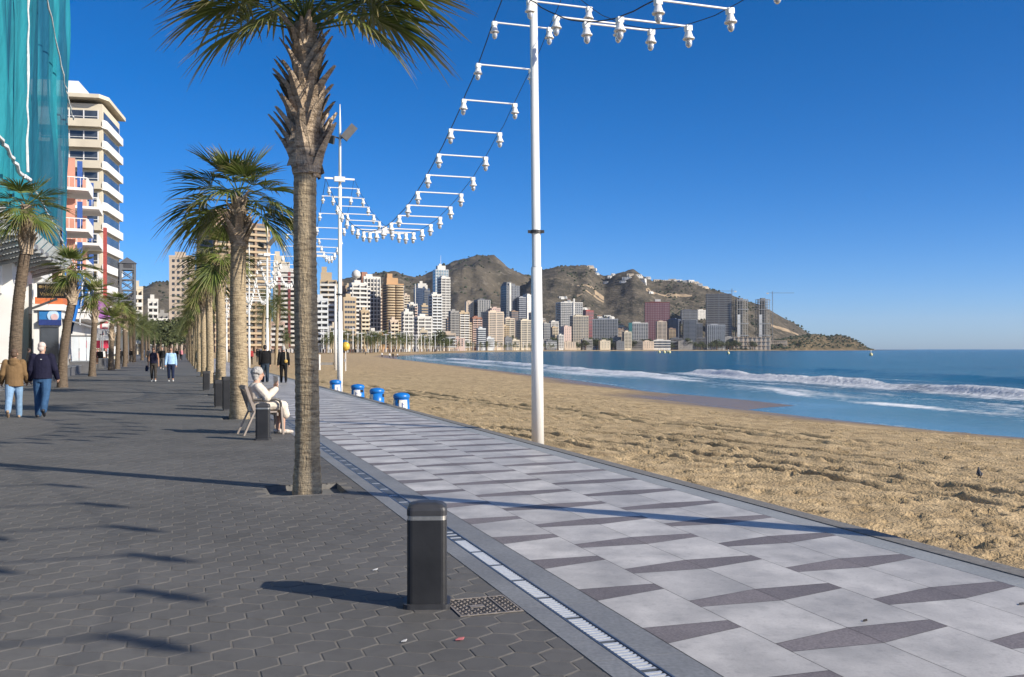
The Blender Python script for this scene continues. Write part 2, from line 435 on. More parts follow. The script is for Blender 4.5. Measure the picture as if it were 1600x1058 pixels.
# ---- sea
sea_m = bpy.data.materials.new('sea_water'); sea_m.use_nodes = True
nt = sea_m.node_tree; nd = nt.nodes; lk = nt.links; p = nd['Principled BSDF']
p.inputs['Roughness'].default_value = .16; p.inputs['IOR'].default_value = 1.33; p.inputs['Specular IOR Level'].default_value = .09
tc = nd.new('ShaderNodeTexCoord')
def noise_(scale, detail, stretch=(1,1,1), rough=.55):
    mp = nd.new('ShaderNodeMapping'); mp.inputs['Scale'].default_value = stretch; lk.new(tc.outputs['Object'],mp.inputs['Vector'])
    n = nd.new('ShaderNodeTexNoise'); n.inputs['Scale'].default_value = scale; n.inputs['Detail'].default_value = detail; n.inputs['Roughness'].default_value = rough
    lk.new(mp.outputs['Vector'],n.inputs['Vector']); return n
a_sh = nd.new('ShaderNodeAttribute'); a_sh.attribute_name = 'shallow'
a_fo = nd.new('ShaderNodeAttribute'); a_fo.attribute_name = 'foam'
nbig = noise_(.035,3,(1,2.2,1))
rp0 = nd.new('ShaderNodeValToRGB'); lk.new(nbig.outputs['Fac'],rp0.inputs['Fac'])
rp0.color_ramp.elements[0].position=.35; rp0.color_ramp.elements[1].position=.7
rp0.color_ramp.elements[0].color=(.002,.075,.138,1); rp0.color_ramp.elements[1].color=(.003,.118,.188,1)
mx1 = nd.new('ShaderNodeMix'); mx1.data_type='RGBA'; lk.new(a_sh.outputs['Fac'],mx1.inputs['Factor']); lk.new(rp0.outputs['Color'],mx1.inputs['A']); mx1.inputs['B'].default_value=(.075,.20,.26,1)
nf = noise_(1.1,8,(1,1.6,1),.68); ad = nd.new('ShaderNodeMath'); ad.operation='ADD'; lk.new(nf.outputs['Fac'],ad.inputs[0]); lk.new(a_fo.outputs['Fac'],ad.inputs[1])
mr = nd.new('ShaderNodeMapRange'); mr.inputs['From Min'].default_value=.84; mr.inputs['From Max'].default_value=1.10; lk.new(ad.outputs[0],mr.inputs['Value'])
mx2 = nd.new('ShaderNodeMix'); mx2.data_type='RGBA'; lk.new(mr.outputs['Result'],mx2.inputs['Factor']); lk.new(mx1.outputs['Result'],mx2.inputs['A']); mx2.inputs['B'].default_value=(.80,.82,.84,1)
lk.new(mx2.outputs['Result'],p.inputs['Base Color'])
mr2 = nd.new('ShaderNodeMapRange'); mr2.inputs['To Min'].default_value=.14; mr2.inputs['To Max'].default_value=.85; lk.new(mr.outputs['Result'],mr2.inputs['Value']); lk.new(mr2.outputs['Result'],p.inputs['Roughness'])
nw = noise_(1.3,5,(1,2.0,1),.6); bn = nd.new('ShaderNodeBump'); bn.inputs['Distance'].default_value=.6
lk.new(nw.outputs['Fac'],bn.inputs['Height']); lk.new(bn.outputs['Normal'],p.inputs['Normal'])
a_ca = nd.new('ShaderNodeAttribute'); a_ca.attribute_name='chop'; lk.new(a_ca.outputs['Fac'],bn.inputs['Strength'])
yy = [8.0]
while yy[-1] < 3200: yy.append(yy[-1]*1.011)
while yy[-1] < 14000: yy.append(yy[-1]*1.10)
yy = np.array(yy); rr = np.linspace(-.35,1.05,420)
Yg = np.repeat(yy[:,None],len(rr),1); Xg = rr[None,:]*(Yg+12)
sdw = -shore_sd(Xg,Yg)                               # metres out from the waterline
CREST = [(46,40),(40,56),(36.8,70),(36.2,85.7),(34,98),(29.7,112.7),(26.8,143)]
dC = seg_dist(Xg,Yg,CREST)
cx_ = np.interp(Yg, [c[1] for c in CREST],[c[0] for c in CREST]); side = Xg-cx_      # >0 seaward
nz = fbm(Xg*.25,Yg*.12,3)
crest_h = .60*np.exp(-(np.where(side<0,dC/.9,dC/2.4))**2)*(.15+1.5*nz)
CREST2 = [(20,115),(14,150),(8,190),(-2,250),(-22,350)]
dC2 = seg_dist(Xg,Yg,CREST2); crest2 = .35*np.exp(-(dC2/1.5)**2)*(.4+1.2*nz)
CREST3 = [(60,60),(58,95),(52,140),(44,190)]
dC3 = seg_dist(Xg,Yg,CREST3); crest3 = .45*np.exp(-(dC3/4)**2)*(.4+1.0*nz)
Zg = SEA_Z + crest_h + crest2 + crest3
calm = np.clip((sdw-3)/14,0,1)
near = np.clip(1-Yg/900,0,1)
Zg += calm*near*(.22*(fbm(Xg*.16+Yg*.05,Yg*.045,3)-.5)+.12*(fbm(Xg*.6,Yg*.35,3)-.5))
foam = .66*np.exp(-(np.where(side<0,dC/5.5,dC/1.1))**2)*np.clip(1.5*nz+.25,0,1)*1.0
foam = np.maximum(foam, .56*np.exp(-(np.where(side<0,dC/1.6,dC/.8))**2)*(.6+.8*fbm(Xg*.5,Yg*.3+5,3)))
for off_, w_, a_s, sd_n in ((-7,1.6,.60,2),(-13,1.9,.57,31),(7,1.0,.46,57),(15,1.2,.42,83),(-3.5,1.2,.52,19)):
    dl = side-off_*(.8+.5*fbm(Yg*.03+sd_n,Yg*0+sd_n,2)) - 2.0*(fbm(Xg*.1+sd_n,Yg*.06,3)-.5)
    foam = np.maximum(foam, a_s*np.exp(-(dl/w_)**2)*np.clip(2.4*fbm(Yg*.07+sd_n,Xg*.05+sd_n,3)-.55,0,1.15)*np.clip((Yg-38)/15,0,1)*np.clip((165-Yg)/30,0,1))
foam = np.maximum(foam, .64*np.exp(-(dC2/6.0)**2)*(.5+.8*nz))
foam = np.maximum(foam, .54*np.clip(1-np.abs(sdw-9)/10,0,1)*np.clip((Yg-78)/50,0,1)*np.clip((900-Yg)/500,0,1)*(.55+.8*fbm(Xg*.1,Yg*.05+3,3)))
foam = np.maximum(foam, .44*np.exp(-((sdw-11-6*fbm(Xg*.06,Yg*.03+70,2))/1.3)**2)*np.clip((Yg-20)/20,0,1)*(.4+nz))
foam = np.maximum(foam, .47*np.clip(1-np.abs(sdw-12)/12,0,1)*(.45+.75*fbm(Xg*.22,Yg*.06+30,3))*np.clip((Yg-25)/15,0,1)*np.clip((400-Yg)/200,0,1))
foam = np.maximum(foam, .40*np.exp(-((sdw-.8)/.7)**2)*(.5+.8*nz)*np.clip((600-Yg)/300,0,1))
shallow = np.clip(1-sdw/24,0,1)**.9
chop = np.maximum(np.clip((sdw-1)/16,0.08,1),np.clip((Yg-90)/60,0,1))
sea = struct(link('sea', grid_mesh('sea',Xg,Yg,Zg,sea_m,{'foam':foam,'shallow':shallow,'chop':chop})))
# ============================================================ HILLS
def hill_material(name, a, b, c, sc):
    m = bpy.data.materials.new(name); m.use_nodes = True
    nt = m.node_tree; nd = nt.nodes; lk = nt.links; p = nd['Principled BSDF']
    p.inputs['Roughness'].default_value = .95; p.inputs['Specular IOR Level'].default_value = .1
    tc = nd.new('ShaderNodeTexCoord')
    def nz(s, d, st=(1,1,1)):
        mp = nd.new('ShaderNodeMapping'); mp.inputs['Scale'].default_value = st; lk.new(tc.outputs['Object'],mp.inputs['Vector'])
        n = nd.new('ShaderNodeTexNoise'); n.inputs['Scale'].default_value=s; n.inputs['Detail'].default_value=d; n.inputs['Roughness'].default_value=.65
        lk.new(mp.outputs['Vector'],n.inputs['Vector']); return n
    n1 = nz(sc,8); n2 = nz(sc*3.1,7,(1,1,2))
    r1 = nd.new('ShaderNodeValToRGB'); lk.new(n1.outputs['Fac'],r1.inputs['Fac'])
    e = r1.color_ramp.elements; e[0].position=.36; e[1].position=.62; e[0].color=(*a,1); e[1].color=(*b,1)
    r2 = nd.new('ShaderNodeValToRGB'); lk.new(n2.outputs['Fac'],r2.inputs['Fac'])
    e = r2.color_ramp.elements; e[0].position=.54; e[1].position=.70; e[0].color=(0,0,0,1); e[1].color=(1,1,1,1)
    mx = nd.new('ShaderNodeMix'); mx.data_type='RGBA'; lk.new(r2.outputs['Color'],mx.inputs['Factor'])
    lk.new(r1.outputs['Color'],mx.inputs['A']); mx.inputs['B'].default_value=(*c,1)
    lk.new(mx.outputs['Result'],p.inputs['Base Color'])
    bn = nd.new('ShaderNodeBump'); bn.inputs['Strength'].default_value=.8; bn.inputs['Distance'].default_value=12
    lk.new(n2.outputs['Fac'],bn.inputs['Height']); lk.new(bn.outputs['Normal'],p.inputs['Normal'])
    return m
hill_m = hill_material('hill_scrub',(.060,.054,.042),(.128,.108,.080),(.21,.185,.145),.011)
hill2_m = hill_material('hill_scrub_near',(.052,.049,.038),(.130,.110,.082),(.23,.19,.14),.02)
rock_m = hill_material('headland_rock',(.07,.06,.035),(.17,.13,.075),(.34,.24,.14),.03)
HILLS = {}
def hill(name, prof, Ybase, Yridge, m, seed, n=260, rows=70, rough=.16):
    px = np.array([p[0] for p in prof],float); py = np.array([p[1] for p in prof],float)
    ps = np.linspace(px[0],px[-1],n); ys = np.interp(ps,px,py)
    k = np.hanning(7); k /= k.sum(); ys = np.convolve(np.pad(ys,3,'edge'),k,'valid')
    Yb = np.interp(ps,[b[0] for b in Ybase],[b[1] for b in Ybase]); Yr = np.interp(ps,[b[0] for b in Yridge],[b[1] for b in Yridge])
    t = np.linspace(0,2.0,rows)[:,None]
    Yg = Yb+(Yr-Yb)*t; Xg = (ps-800)/F*Yg
    Hr = HC+(545.5-ys)/F*Yr
    sh = np.where(t<1, np.sin(np.minimum(t,1)*PI/2)**1.15, 1-.75*(t-1)**1.3)
    w = np.clip(4*t*(1-t),0,1)*(t<1)
    gul = np.abs(fbm(Xg*.0045+seed,Yg*.0028+seed,4)-.5)*2
    gul2 = fbm(Xg*.016+seed,Yg*.009+seed*2,4)-.5
    Zg = Hr*sh + Hr*w*(rough*2.2*(.30-gul)+ rough*.75*gul2) + Hr*.05*(fbm(Xg*.03,Yg*.02+seed,3)-.5)*np.clip(t*3,0,1)
    Zg = np.where(t<.02,-3.0,Zg)
    o = struct(link(name, grid_mesh(name,Xg,Yg,Zg,m)))
    HILLS[name] = (Xg,Yg,Zg)
    return o
hill('mountain',[(500,470),(530,445),(560,438),(590,437),(612,434),(640,437),(665,431),(690,418),(705,411),(722,406),(745,402),(762,404),(775,408),(795,423),(812,432),(830,438),(860,452),(900,470)],
     [(500,2000),(900,2300)],[(500,2900),(745,3200),(900,3300)],hill_m,3.0)
hill('hillside',[(790,500),(812,462),(830,442),(848,428),(868,423),(895,422),(915,420),(928,430),(944,440),(958,434),(972,430),(990,429),(1005,438),(1022,444),(1050,443),(1082,446),(1105,454),(1140,462),(1170,473),(1205,486),(1222,496),(1240,505),(1262,520),(1290,532)],
     [(790,1900),(1000,2020),(1200,2330),(1290,2560)],[(790,2700),(915,3000),(1100,2900),(1290,2850)],hill2_m,9.0,n=320,rows=90,rough=.12)
hill('headland',[(1150,541),(1190,536),(1235,529),(1262,522),(1280,523),(1292,527),(1300,525),(1312,524),(1328,527),(1342,535),(1352,541),(1361,547)],
     [(1150,2200),(1230,2300),(1300,2560),(1361,2690)],[(1150,2350),(1230,2480),(1300,2760),(1361,2780)],rock_m,21.0,n=200,rows=50,rough=.22)
hill('left_hill',[(150,520),(185,470),(215,452),(240,445),(262,446),(285,455),(330,470),(380,500)],[(150,1700),(380,1700)],[(150,2500),(380,2500)],hill_m,33.0,n=120)
def on_hill(name, px, Y):
    Xg,Yg,Zg = HILLS[name]; j = int(np.argmin(np.abs((Xg/Yg)[0]*F+800-px))); i = int(np.argmin(np.abs(Yg[:,j]-Y)))
    return Xg[i,j],Yg[i,j],Zg[i,j]
# scrub and pines that cover the slopes
scrub_m = mat('scrub_green',(.030,.042,.020),.95,.4,.02)
mb = MB(); r_ = random.Random(4)
ico = [(0,0,1),(.9,0,.35),(.28,.85,.35),(-.73,.53,.35),(-.73,-.53,.35),(.28,-.85,.35),(.8,.5,-.5),(-.3,.9,-.5),(-.95,0,-.5),(-.3,-.9,-.5),(.8,-.5,-.5)]
icf = [(0,1,2),(0,2,3),(0,3,4),(0,4,5),(0,5,1),(1,6,2),(2,7,3),(3,8,4),(4,9,5),(5,10,1),(2,6,7),(3,7,8),(4,8,9),(5,9,10),(1,10,6)]
for nm, cnt, lo, hi in (('mountain',230,0.1,.98),('hillside',800,0.02,.95),('headland',260,.1,.9),('left_hill',200,.2,.98)):
    Xg,Yg,Zg = HILLS[nm]; nr, nc = Zg.shape
    for _ in range(cnt*3):
        i = int(nr*.5*(lo+(hi-lo)*r_.random())); j = r_.randrange(nc)
        x,y,z = Xg[i,j],Yg[i,j],Zg[i,j]
        d = fbm(np.array([x*.011+5]),np.array([y*.006]),3)[0]
        if nm != 'headland' and d < .47+.16*r_.random(): continue
        s = r_.uniform(1.3,3.6)*(1.0 if nm!='mountain' else 1.5)
        x += r_.uniform(-8,8); y += r_.uniform(-8,8)
        mb.add([(x+a*s*r_.uniform(.8,1.3),y+b*s,z+c*s*.85+s*.3) for a,b,c in ico], icf)
tag(mb.build('hillside_scrub', scrub_m), kind='stuff')
# white villas on the slopes
villa_w = mat('villa_white',(.62,.60,.55),.8,.1,.1); villa_c = mat('villa_cream',(.55,.46,.34),.8,.1,.1); roof_t = mat('villa_roof',(.33,.17,.10),.85,.2,.2)
def villa(px, Y, w, hgt, col, hip):
    x,y,z = on_hill('hillside',px,Y)
    w*=.78; hgt*=.72
    t = thing('hillside_villa','small pale villa scattered over the scrub hillside behind the bay towers','house',(x,y,z-2),r_.uniform(-.5,.7),'villas on the hillside')
    d = w*.7
    m = MB(); m.bb(-w/2,w/2,-d/2,d/2,0,hgt+2); m.bb(-w*.2,w*.62,-d*.75,d*.1,0,hgt*.55+2); m.build('wall',col,t)
    m = MB()
    if hip: m.poly([(-w*.54,-d*.54),(w*.54,-d*.54),(w*.54,d*.54),(-w*.54,d*.54)],hgt+2,hgt+2.3); m.box((0,0,hgt+3.2),(w*1.08,d*1.08,1.8),0,0,(w*.3,d*.1))
    else: m.bb(-w*.52,w*.52,-d*.52,d*.52,hgt+2,hgt+2.5)
    m.build('roof',roof_t if hip else col,t)
    m = MB(); m.bb(0,w*.14,-d/2-.15,-d/2+.2,hgt*.45+2,hgt*.8+2); me = m.mesh('window',glass_dark)
    for k in range(3): link('window',me,t,(-w*.36+k*w*.28,0,0))
for px,Y,w,hg,c,h in [(876,2330,14,6,0,0),(882,2335,12,5,0,0),(889,2340,10,6,0,1),(913,2300,14,6,0,0),(919,2320,12,5,1,0),(905,2310,9,5,0,0),
    (922,2700,22,9,1,0),(928,2720,18,8,0,0),(933,2690,12,6,0,0),(947,2640,16,7,0,0),(953,2660,20,7,0,0),(958,2650,12,7,0,0),(980,2560,30,8,0,0),(985,2590,22,9,1,0),(973,2545,20,6,0,0),
    (997,2640,24,11,0,0),(1003,2660,26,12,0,0),(1007,2630,14,9,0,0),(1015,2480,14,5,0,0),(1027,2780,26,12,1,0),(1036,2790,24,10,1,0),(1043,2790,22,9,0,0),(1050,2800,26,12,1,0),(1058,2800,30,14,0,0),
    (1064,2790,26,13,0,0),(1069,2770,20,10,0,0),(1078,2760,24,11,0,0),(1085,2760,26,9,1,0),(1092,2750,20,8,0,0),(1100,2760,22,8,1,0),(945,2180,16,6,0,0),(950,2200,18,5,0,0),(955,2230,14,6,0,0),(948,2290,20,5,0,0),
    (975,2140,30,9,1,1),(982,2120,28,10,1,1),(990,2130,26,8,1,0),(968,2160,20,8,1,1),(978,2090,40,7,0,0),(985,2080,34,7,0,0),(951,2090,18,8,0,0),(1054,2130,26,9,1,0),(1060,2150,22,7,0,0),(1012,2750,16,8,0,0),(936,2240,14,5,0,1),(962,2110,16,8,0,1)]:
    villa(px,Y,w,hg,(villa_w,villa_c)[c],h)
# bare cuttings and roads on the slopes
def hill_road(pts, wd, name='hill_road'):
    m = MB(); row = []
    q = np.linspace(0,len(pts)-1,int((pts[-1][0]-pts[0][0])/1.2)+2)
    for s in q:
        px = np.interp(s,range(len(pts)),[p[0] for p in pts]); Y = np.interp(s,range(len(pts)),[p[1] for p in pts])
        lo, hi_ = on_hill('hillside',px,Y-wd), on_hill('hillside',px,Y+wd)
        row.append(((lo[0],lo[1],lo[2]+.8),(hi_[0],hi_[1],hi_[2]+.8)))
    for (a,b) in zip(row[:-1],row[1:]): m.add([a[0],b[0],b[1],a[1]],[(0,1,2,3)])
    struct(m.build(name, mat('bare_earth',(.34,.25,.155),.95,.2,.05)))
hill_road([(878,2800),(890,2780),(900,2770),(912,2750),(922,2740)],14)
hill_road([(902,2400),(912,2425),(922,2440),(933,2450),(943,2450)],28,'bare_cutting')
hill_road([(1206,2560),(1220,2575),(1234,2590),(1247,2610)],13)
hill_road([(1010,2500),(1030,2560),(1045,2580),(1060,2590),(1082,2600)],13)
# ============================================================ THE TOWERS ROUND THE BAY
SH = [(400,420),(500,450),(560,490),(620,530),(680,724),(740,1075),(850,1540),(1000,1800),(1200,2210),(1360,2690)]
def shoreY(px): return float(np.interp(px,[s[0] for s in SH],[s[1] for s in SH]))
PAL = {'white':(.62,.59,.53),'cream':(.58,.50,.37),'tan':(.46,.35,.22),'beige':(.55,.44,.33),'pink':(.55,.40,.33),'brick':(.30,.14,.09),'maroon':(.20,.055,.055),
       'grey':(.36,.37,.38),'dgrey':(.15,.155,.165),'orange':(.47,.28,.14),'blue':(.06,.08,.13),'teal':(.03,.16,.17),'brown':(.26,.175,.12),'pale':(.56,.57,.56),'concrete':(.30,.285,.26),'red':(.36,.07,.06)}
PM = {k: mat('render_'+k, v, .8, .1, .12) for k,v in PAL.items()}
band_glass = mat('band_glass',(.055,.06,.07),.25,.6,.25,spec=.7)
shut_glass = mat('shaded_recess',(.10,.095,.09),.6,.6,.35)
def tower(label, px0, px1, ytop, off, style, wall, trim, rot=22, k=.7, nf=None, roof='box', bays=6, name='apartment_tower', side=True, wrap=False, glass=None, Y=None, fill=.92, group='towers along the bay', cat='tower block'):
    c = (px0+px1)/2; Y = Y or shoreY(c)+off
    if c > 922: rot -= 15
    r = R(rot); Wm = (px1-px0)/F*Y
    w = Wm/(math.cos(r)+k*abs(math.sin(r))); d = w*k
    h = zat(ytop,Y); fl = 3.0
    nf = nf or max(3,min(26,int(round(h/fl)))); fh = (h-4.0)/nf
    x,_,_ = at(c,Y)
    t = thing(name,label,cat,(x,Y+d*.5,-.1),r,group)
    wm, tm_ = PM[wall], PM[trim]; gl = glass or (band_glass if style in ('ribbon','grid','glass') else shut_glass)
    b = MB(); b.bb(-w/2,w/2,-d/2,d/2,0,h)
    b.build('wall',wm,t)
    b = MB()
    if roof == 'box': b.bb(-w*.28,w*.12,-d*.25,d*.3,h,h+2.8); b.bb(-w*.5-.1,w*.5+.1,-d*.5-.1,-d*.5+.25,h,h+1.0); b.bb(-w*.5-.1,-w*.5+.25,-d*.5+.25,d*.5,h,h+1.0); b.bb(w*.5-.25,w*.5+.1,-d*.5+.25,d*.5,h,h+1.0)
    elif roof == 'tall': b.bb(-w*.3,w*.3,-d*.3,d*.3,h,h+6); b.bb(-w*.15,w*.05,-d*.1,d*.1,h+6,h+9)
    elif roof == 'step': b.bb(-w*.45,w*.2,-d*.4,d*.4,h,h+4); b.bb(-w*.4,-w*.1,-d*.3,d*.3,h+4,h+7)
    if b.v: b.build('roof',wm if roof!='tall' else tm_,t)
    z0 = 3.6
    def rep(o, n, dx=0, dz=0):
        for i in range(1,n):
            c_ = o.copy(); COL.objects.link(c_); c_.location = (o.location[0]+dx*i,0,o.location[2]+dz*i)
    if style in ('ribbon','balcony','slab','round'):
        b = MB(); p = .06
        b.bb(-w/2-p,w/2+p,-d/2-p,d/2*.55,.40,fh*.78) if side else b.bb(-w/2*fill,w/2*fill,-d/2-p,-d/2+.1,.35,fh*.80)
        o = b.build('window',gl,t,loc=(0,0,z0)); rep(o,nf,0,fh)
    if style in ('balcony','slab'):
        b = MB(); q = 1.5 if style=='balcony' else .5; e = .98
        b.bb(-w/2*e,w/2*e,-d/2-q,-d/2-.08,-.18,.08); b.bb(-w/2*e,w/2*e,-d/2-q,-d/2-q+.14,.08,1.02 if style=='balcony' else .7)
        if wrap or style=='slab':
            for s in (-1,1):
                x0,x1 = (w/2+.08,w/2+q) if s>0 else (-w/2-q,-w/2-.08)
                b.bb(x0,x1,-d/2-q,d/2*.8,-.16,1.0)
        o = b.build('balcony',tm_,t,loc=(0,0,z0-.1)); rep(o,nf,0,fh)
        b = MB(); b.bb(-w*.015-.15,w*.015+.15,-d/2-1.2 if style=='balcony' else -d/2-.45,-d/2-.07,0,h-.3)
        nb = max(2,bays//2); o = b.build('pier',wm,t,loc=(-w*.46,0,0)); rep(o,nb,w*.92/(nb-1))
    if style == 'round':
        b = MB()
        for cx in (-w*.25,w*.25): b.poly([(cx+w*.25*math.cos(a),-d/2-.1+ (w*.13)*(-math.sin(a))) for a in np.linspace(0,PI,9)],-.1,.85)
        o = b.build('balcony',tm_,t,loc=(0,0,z0)); rep(o,nf,0,fh)
    if style in ('grid','glass'):
        b = MB(); p=.06
        b.bb(-w/2-p,w/2+p,-d/2-p,d/2*.8,.25,fh*.82)
        o = b.build('window',gl,t,loc=(0,0,z0)); rep(o,nf,0,fh)
        if style=='grid':
            b = MB(); b.bb(-.28,.28,-d/2-.45,-d/2-.07,0,h)
            o = b.build('pier',tm_,t,loc=(-w/2*.97,0,0)); rep(o,bays+1,w*.97/bays)
    if style == 'dots':
        b = MB(); b.bb(-.6,.6,-.06,.1,.9,2.2)
        o = None
        for i in range(nf):
            for j in range(bays):
                p_ = (-w*.42+(j+.5)*w*.84/bays,-d/2,z0+i*fh)
                if o is None: o = b.build('window',band_glass,t,loc=p_)
                else: c_ = o.copy(); COL.objects.link(c_); c_.location = p_
    if style == 'frame':        # a bare concrete frame under construction
        pass
    return t, w, d, h
T = tower
# --- near end of the bay, left of and behind the foreground palm
T('pale beige plain tower left of the big brown brick tower',262,300,402,0,'dots','beige','beige',8,.6,Y=455,bays=4)
t,w,d,h = T('big brown brick tower with many rows of balconies above the palm row',296,413,346,0,'balcony','brown','tan',38,.75,Y=520,bays=10,nf=21,roof='step',fill=.96)
T('cream tower with stepped top behind the red and white block',423,452,409,0,'balcony','cream','cream',15,.7,Y=640,roof='step')
t,w,d,h = T('white block with brick red vertical bands left of the foreground palm trunk',424,466,422,0,'balcony','white','white',12,.6,Y=545,bays=5,nf=16)
b = MB(); b.bb(-w*.05,w*.05,-d/2-1.75,-d/2-1.2,3,h-.6); o = b.build('red_band',PM['maroon'],t,loc=(-w*.28,0,0))
for q in (.12,.44): c_=o.copy(); COL.objects.link(c_); c_.location=(w*q,0,0)
T('low salmon block at the foot of the red banded block',420,444,505,0,'balcony','pink','white',12,.8,Y=500,nf=4)
T('white and brown balcony block just right of the foreground palm trunk',497,526,437,60,'balcony','tan','white',10,.7,roof='step',bays=6)
T('lower open balcony block in front, touching the foreground palm trunk',488,512,469,15,'balcony','pale','pale',16,.8)
T('plain tan block with small square windows right of the second pole',532,556,467,30,'dots','tan','tan',22,.7,bays=4)
t,w,d,h = T('dark balconied tower topped by a white ball dome',543,573,444,140,'balcony','white','white',25,.7,wrap=True)
b = MB(); b.lathe([(.5,0),(.5,3),(2.3,3.4),(3.0,5),(2.6,7),(1.2,8.2),(.1,8.6)],(-w*.12,0,h+1),14); b.build('dome',PM['white'],t,smooth=True)
t,w,d,h = T('brick red tower with white gridded seaward face',557,593,434,190,'grid','white','white',32,.8,bays=5)
b = MB(); b.bb(-w/2-1.2,-w/2-.1,-d/2+.4,d/2,0,h+3); b.bb(-w/2-.1,-w*.18,-d*.2,d*.45,h,h+4.2); b.build('brick_wall',PM['brick'],t)
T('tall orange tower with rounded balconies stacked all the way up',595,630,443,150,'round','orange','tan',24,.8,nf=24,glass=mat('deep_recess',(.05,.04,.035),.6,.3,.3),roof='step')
T('small plain ochre block at the foot of the orange tower',588,602,524,70,'dots','orange','orange',20,.8,bays=3,nf=5)
T('pale green tower partly hidden behind the orange tower',612,631,448,320,'ribbon','pale','pale',24,.9)
T('white mid-rise with louvred front right of the orange tower',626,645,489,70,'slab','white','white',25,.8)
T('narrow pink and white tower behind the white mid-rises',635,652,476,380,'balcony','white','pink',22,.8)
t,w,d,h = T('dark blue glass tower with a white edge and slim mast',645,671,450,560,'glass','blue','white',18,.7,glass=mat('blue_glass',(.035,.055,.10),.12,.3,.2),roof='tall')
b = MB(); b.bb(-w/2-.9,-w/2-.08,-d/2-.6,-d/2+3,0,h+5); b.bb(w*.22,w*.34,-d/2-.7,-d/2-.1,0,h+4); b.build('white_fin',PM['white'],t)
t,w,d,h = T('black and red slab beside the blue glass tower',661,672,455,500,'glass','dgrey','maroon',18,.8)
T('wide low white block with blank gable wall',645,674,496,80,'slab','white','white',28,.7)
T('tall white and pink slender tower below the twin glass towers',668,690,461,170,'balcony','white','pale',26,.9)
t,w,d,h = T('tallest white glass tower with a mast on top',675,701,421,700,'grid','pale','white',20,.8,bays=5,glass=mat('pale_glass',(.20,.27,.31),.2,.2,.3),roof='tall')
b = MB(); b.tube([(0,0,h),(0,0,h+22)],[.5,.15],6); b.build('mast',white_paint,t)
t,w,d,h = T('tall white tower with dark stripes in front of the tallest one',682,703,434,420,'slab','white','white',30,1.0,nf=26)
T('grey striped tower right of the dark striped one',700,717,487,140,'slab','concrete','concrete',20,.9)
T('tan tower with white balconies on its right side',712,733,489,110,'balcony','tan','white',24,.9)
T('narrow twin beige slab peeking behind the tan tower',726,740,472,520,'dots','beige','beige',15,.8,bays=2)
T('reddish brick tower with rounded bays',733,753,497,120,'balcony','brick','pink',22,.9)
T('low glassy grey block in front of the grey chequered tower',744,759,514,60,'ribbon','pale','pale',18,.8)
T('grey chequered tower with a flat wide top',740,766,469,420,'grid','dgrey','white',24,.8,bays=7)
t,w,d,h = T('broad pinkish beige slab with fine horizontal lines',752,787,488,90,'slab','beige','beige',34,.7,nf=20)
T('pink toothed rooftop block behind the broad beige slab',765,782,482,330,'dots','pink','pink',20,.7,bays=4)
t,w,d,h = T('dark grey skyscraper with notched top at the foot of the mountain',782,812,446,640,'grid','dgrey','grey',30,.8,bays=8,roof='step')
b = MB(); b.bb(-w*.30,-w*.18,-d/2-1.5,-d/2-.5,h*.6,h+5); b.build('white_fin',PM['white'],t)
T('beige tower with deep shadowed left side next to the dark skyscraper',784,804,498,120,'balcony','beige','cream',22,.9)
T('grey blue tower with an upright fin left of the near white pole',808,822,465,560,'ribbon','grey','grey',20,.8)
T('brilliant white blank-sided tower left of the near white pole',817,833,461,560,'dots','white','white',45,.7,bays=2)
T('low beige terrace block left of the near white pole',806,834,501,70,'slab','cream','cream',25,.8)
T('wide grey block with cream top right of the near white pole',846,860,506,80,'ribbon','concrete','concrete',22,.8)
T('low white slab beyond the grey block right of the pole',858,873,503,180,'slab','white','white',18,.8)
t,w,d,h = T('white gridded twin-slab tower with a fin between its halves',869,911,473,260,'grid','white','white',18,.6,bays=11)
b = MB(); b.bb(w*.06,w*.13,-d/2-1.5,-d/2-.5,0,h+8); b.build('white_fin',PM['white'],t)
t,w,d,h = T('square beige tower with closely gridded windows',891,920,494,110,'grid','cream','cream',14,.7,bays=9)
T('dark red narrow slab behind the square beige tower',911,928,486,330,'ribbon','red','red',25,.7)
T('slim pinkish tower beside the square beige tower',877,893,511,70,'dots','pink','beige',22,.9,bays=3)
T('small bright white tower standing by the water',871,881,524,30,'slab','white','white',15,.9)
T('long grey-white slab block with a dense grid of windows',926,967,499,120,'grid','grey','white',8,.35,bays=15)
T('cluster of cream low flats with arches near the waterside',936,954,533,30,'dots','cream','cream',22,.8,nf=3,bays=3)
T('low dark block at the waterside',955,971,527,70,'ribbon','dgrey','dgrey',18,.8,nf=4)
T('slim cream tower standing alone at the waterside',973,987,519,30,'slab','cream','cream',28,.9)
t,w,d,h = T('white gridded block with a teal left edge',983,1013,505,130,'grid','white','white',14,.6,bays=8)
b = MB(); b.bb(-w/2-.8,-w/2+w*.16,-d/2-.9,-d/2-.5,0,h+1); b.build('teal_wall',PM['teal'],t)
t,w,d,h = T('huge maroon slab tower with white rooftop machinery',1008,1048,473,240,'grid','maroon','maroon',10,.5,bays=10,glass=mat('maroon_glass',(.27,.17,.17),.3,.3,.3),roof='box')
b = MB(); b.bb(-w*.08,w*.14,-d*.2,d*.2,h+2.8,h+8); b.build('roof_plant',PM['white'],t)
T('beige small tower in front of the maroon slab',1026,1042,503,80,'slab','beige','beige',18,.8)
T('low white block at the foot of the maroon slab',1020,1048,532,40,'ribbon','white','white',18,.8,nf=3)
T('dark blue shaded block right of the maroon slab',1045,1065,499,170,'ribbon','blue','dgrey',-12,.8)
T('grey shaded slab with ribbed floors',1065,1091,485,330,'slab','dgrey','grey',12,.6)
T('dark lower block standing in front of the ribbed slab',1068,1088,500,120,'ribbon','dgrey','dgrey',12,.7)
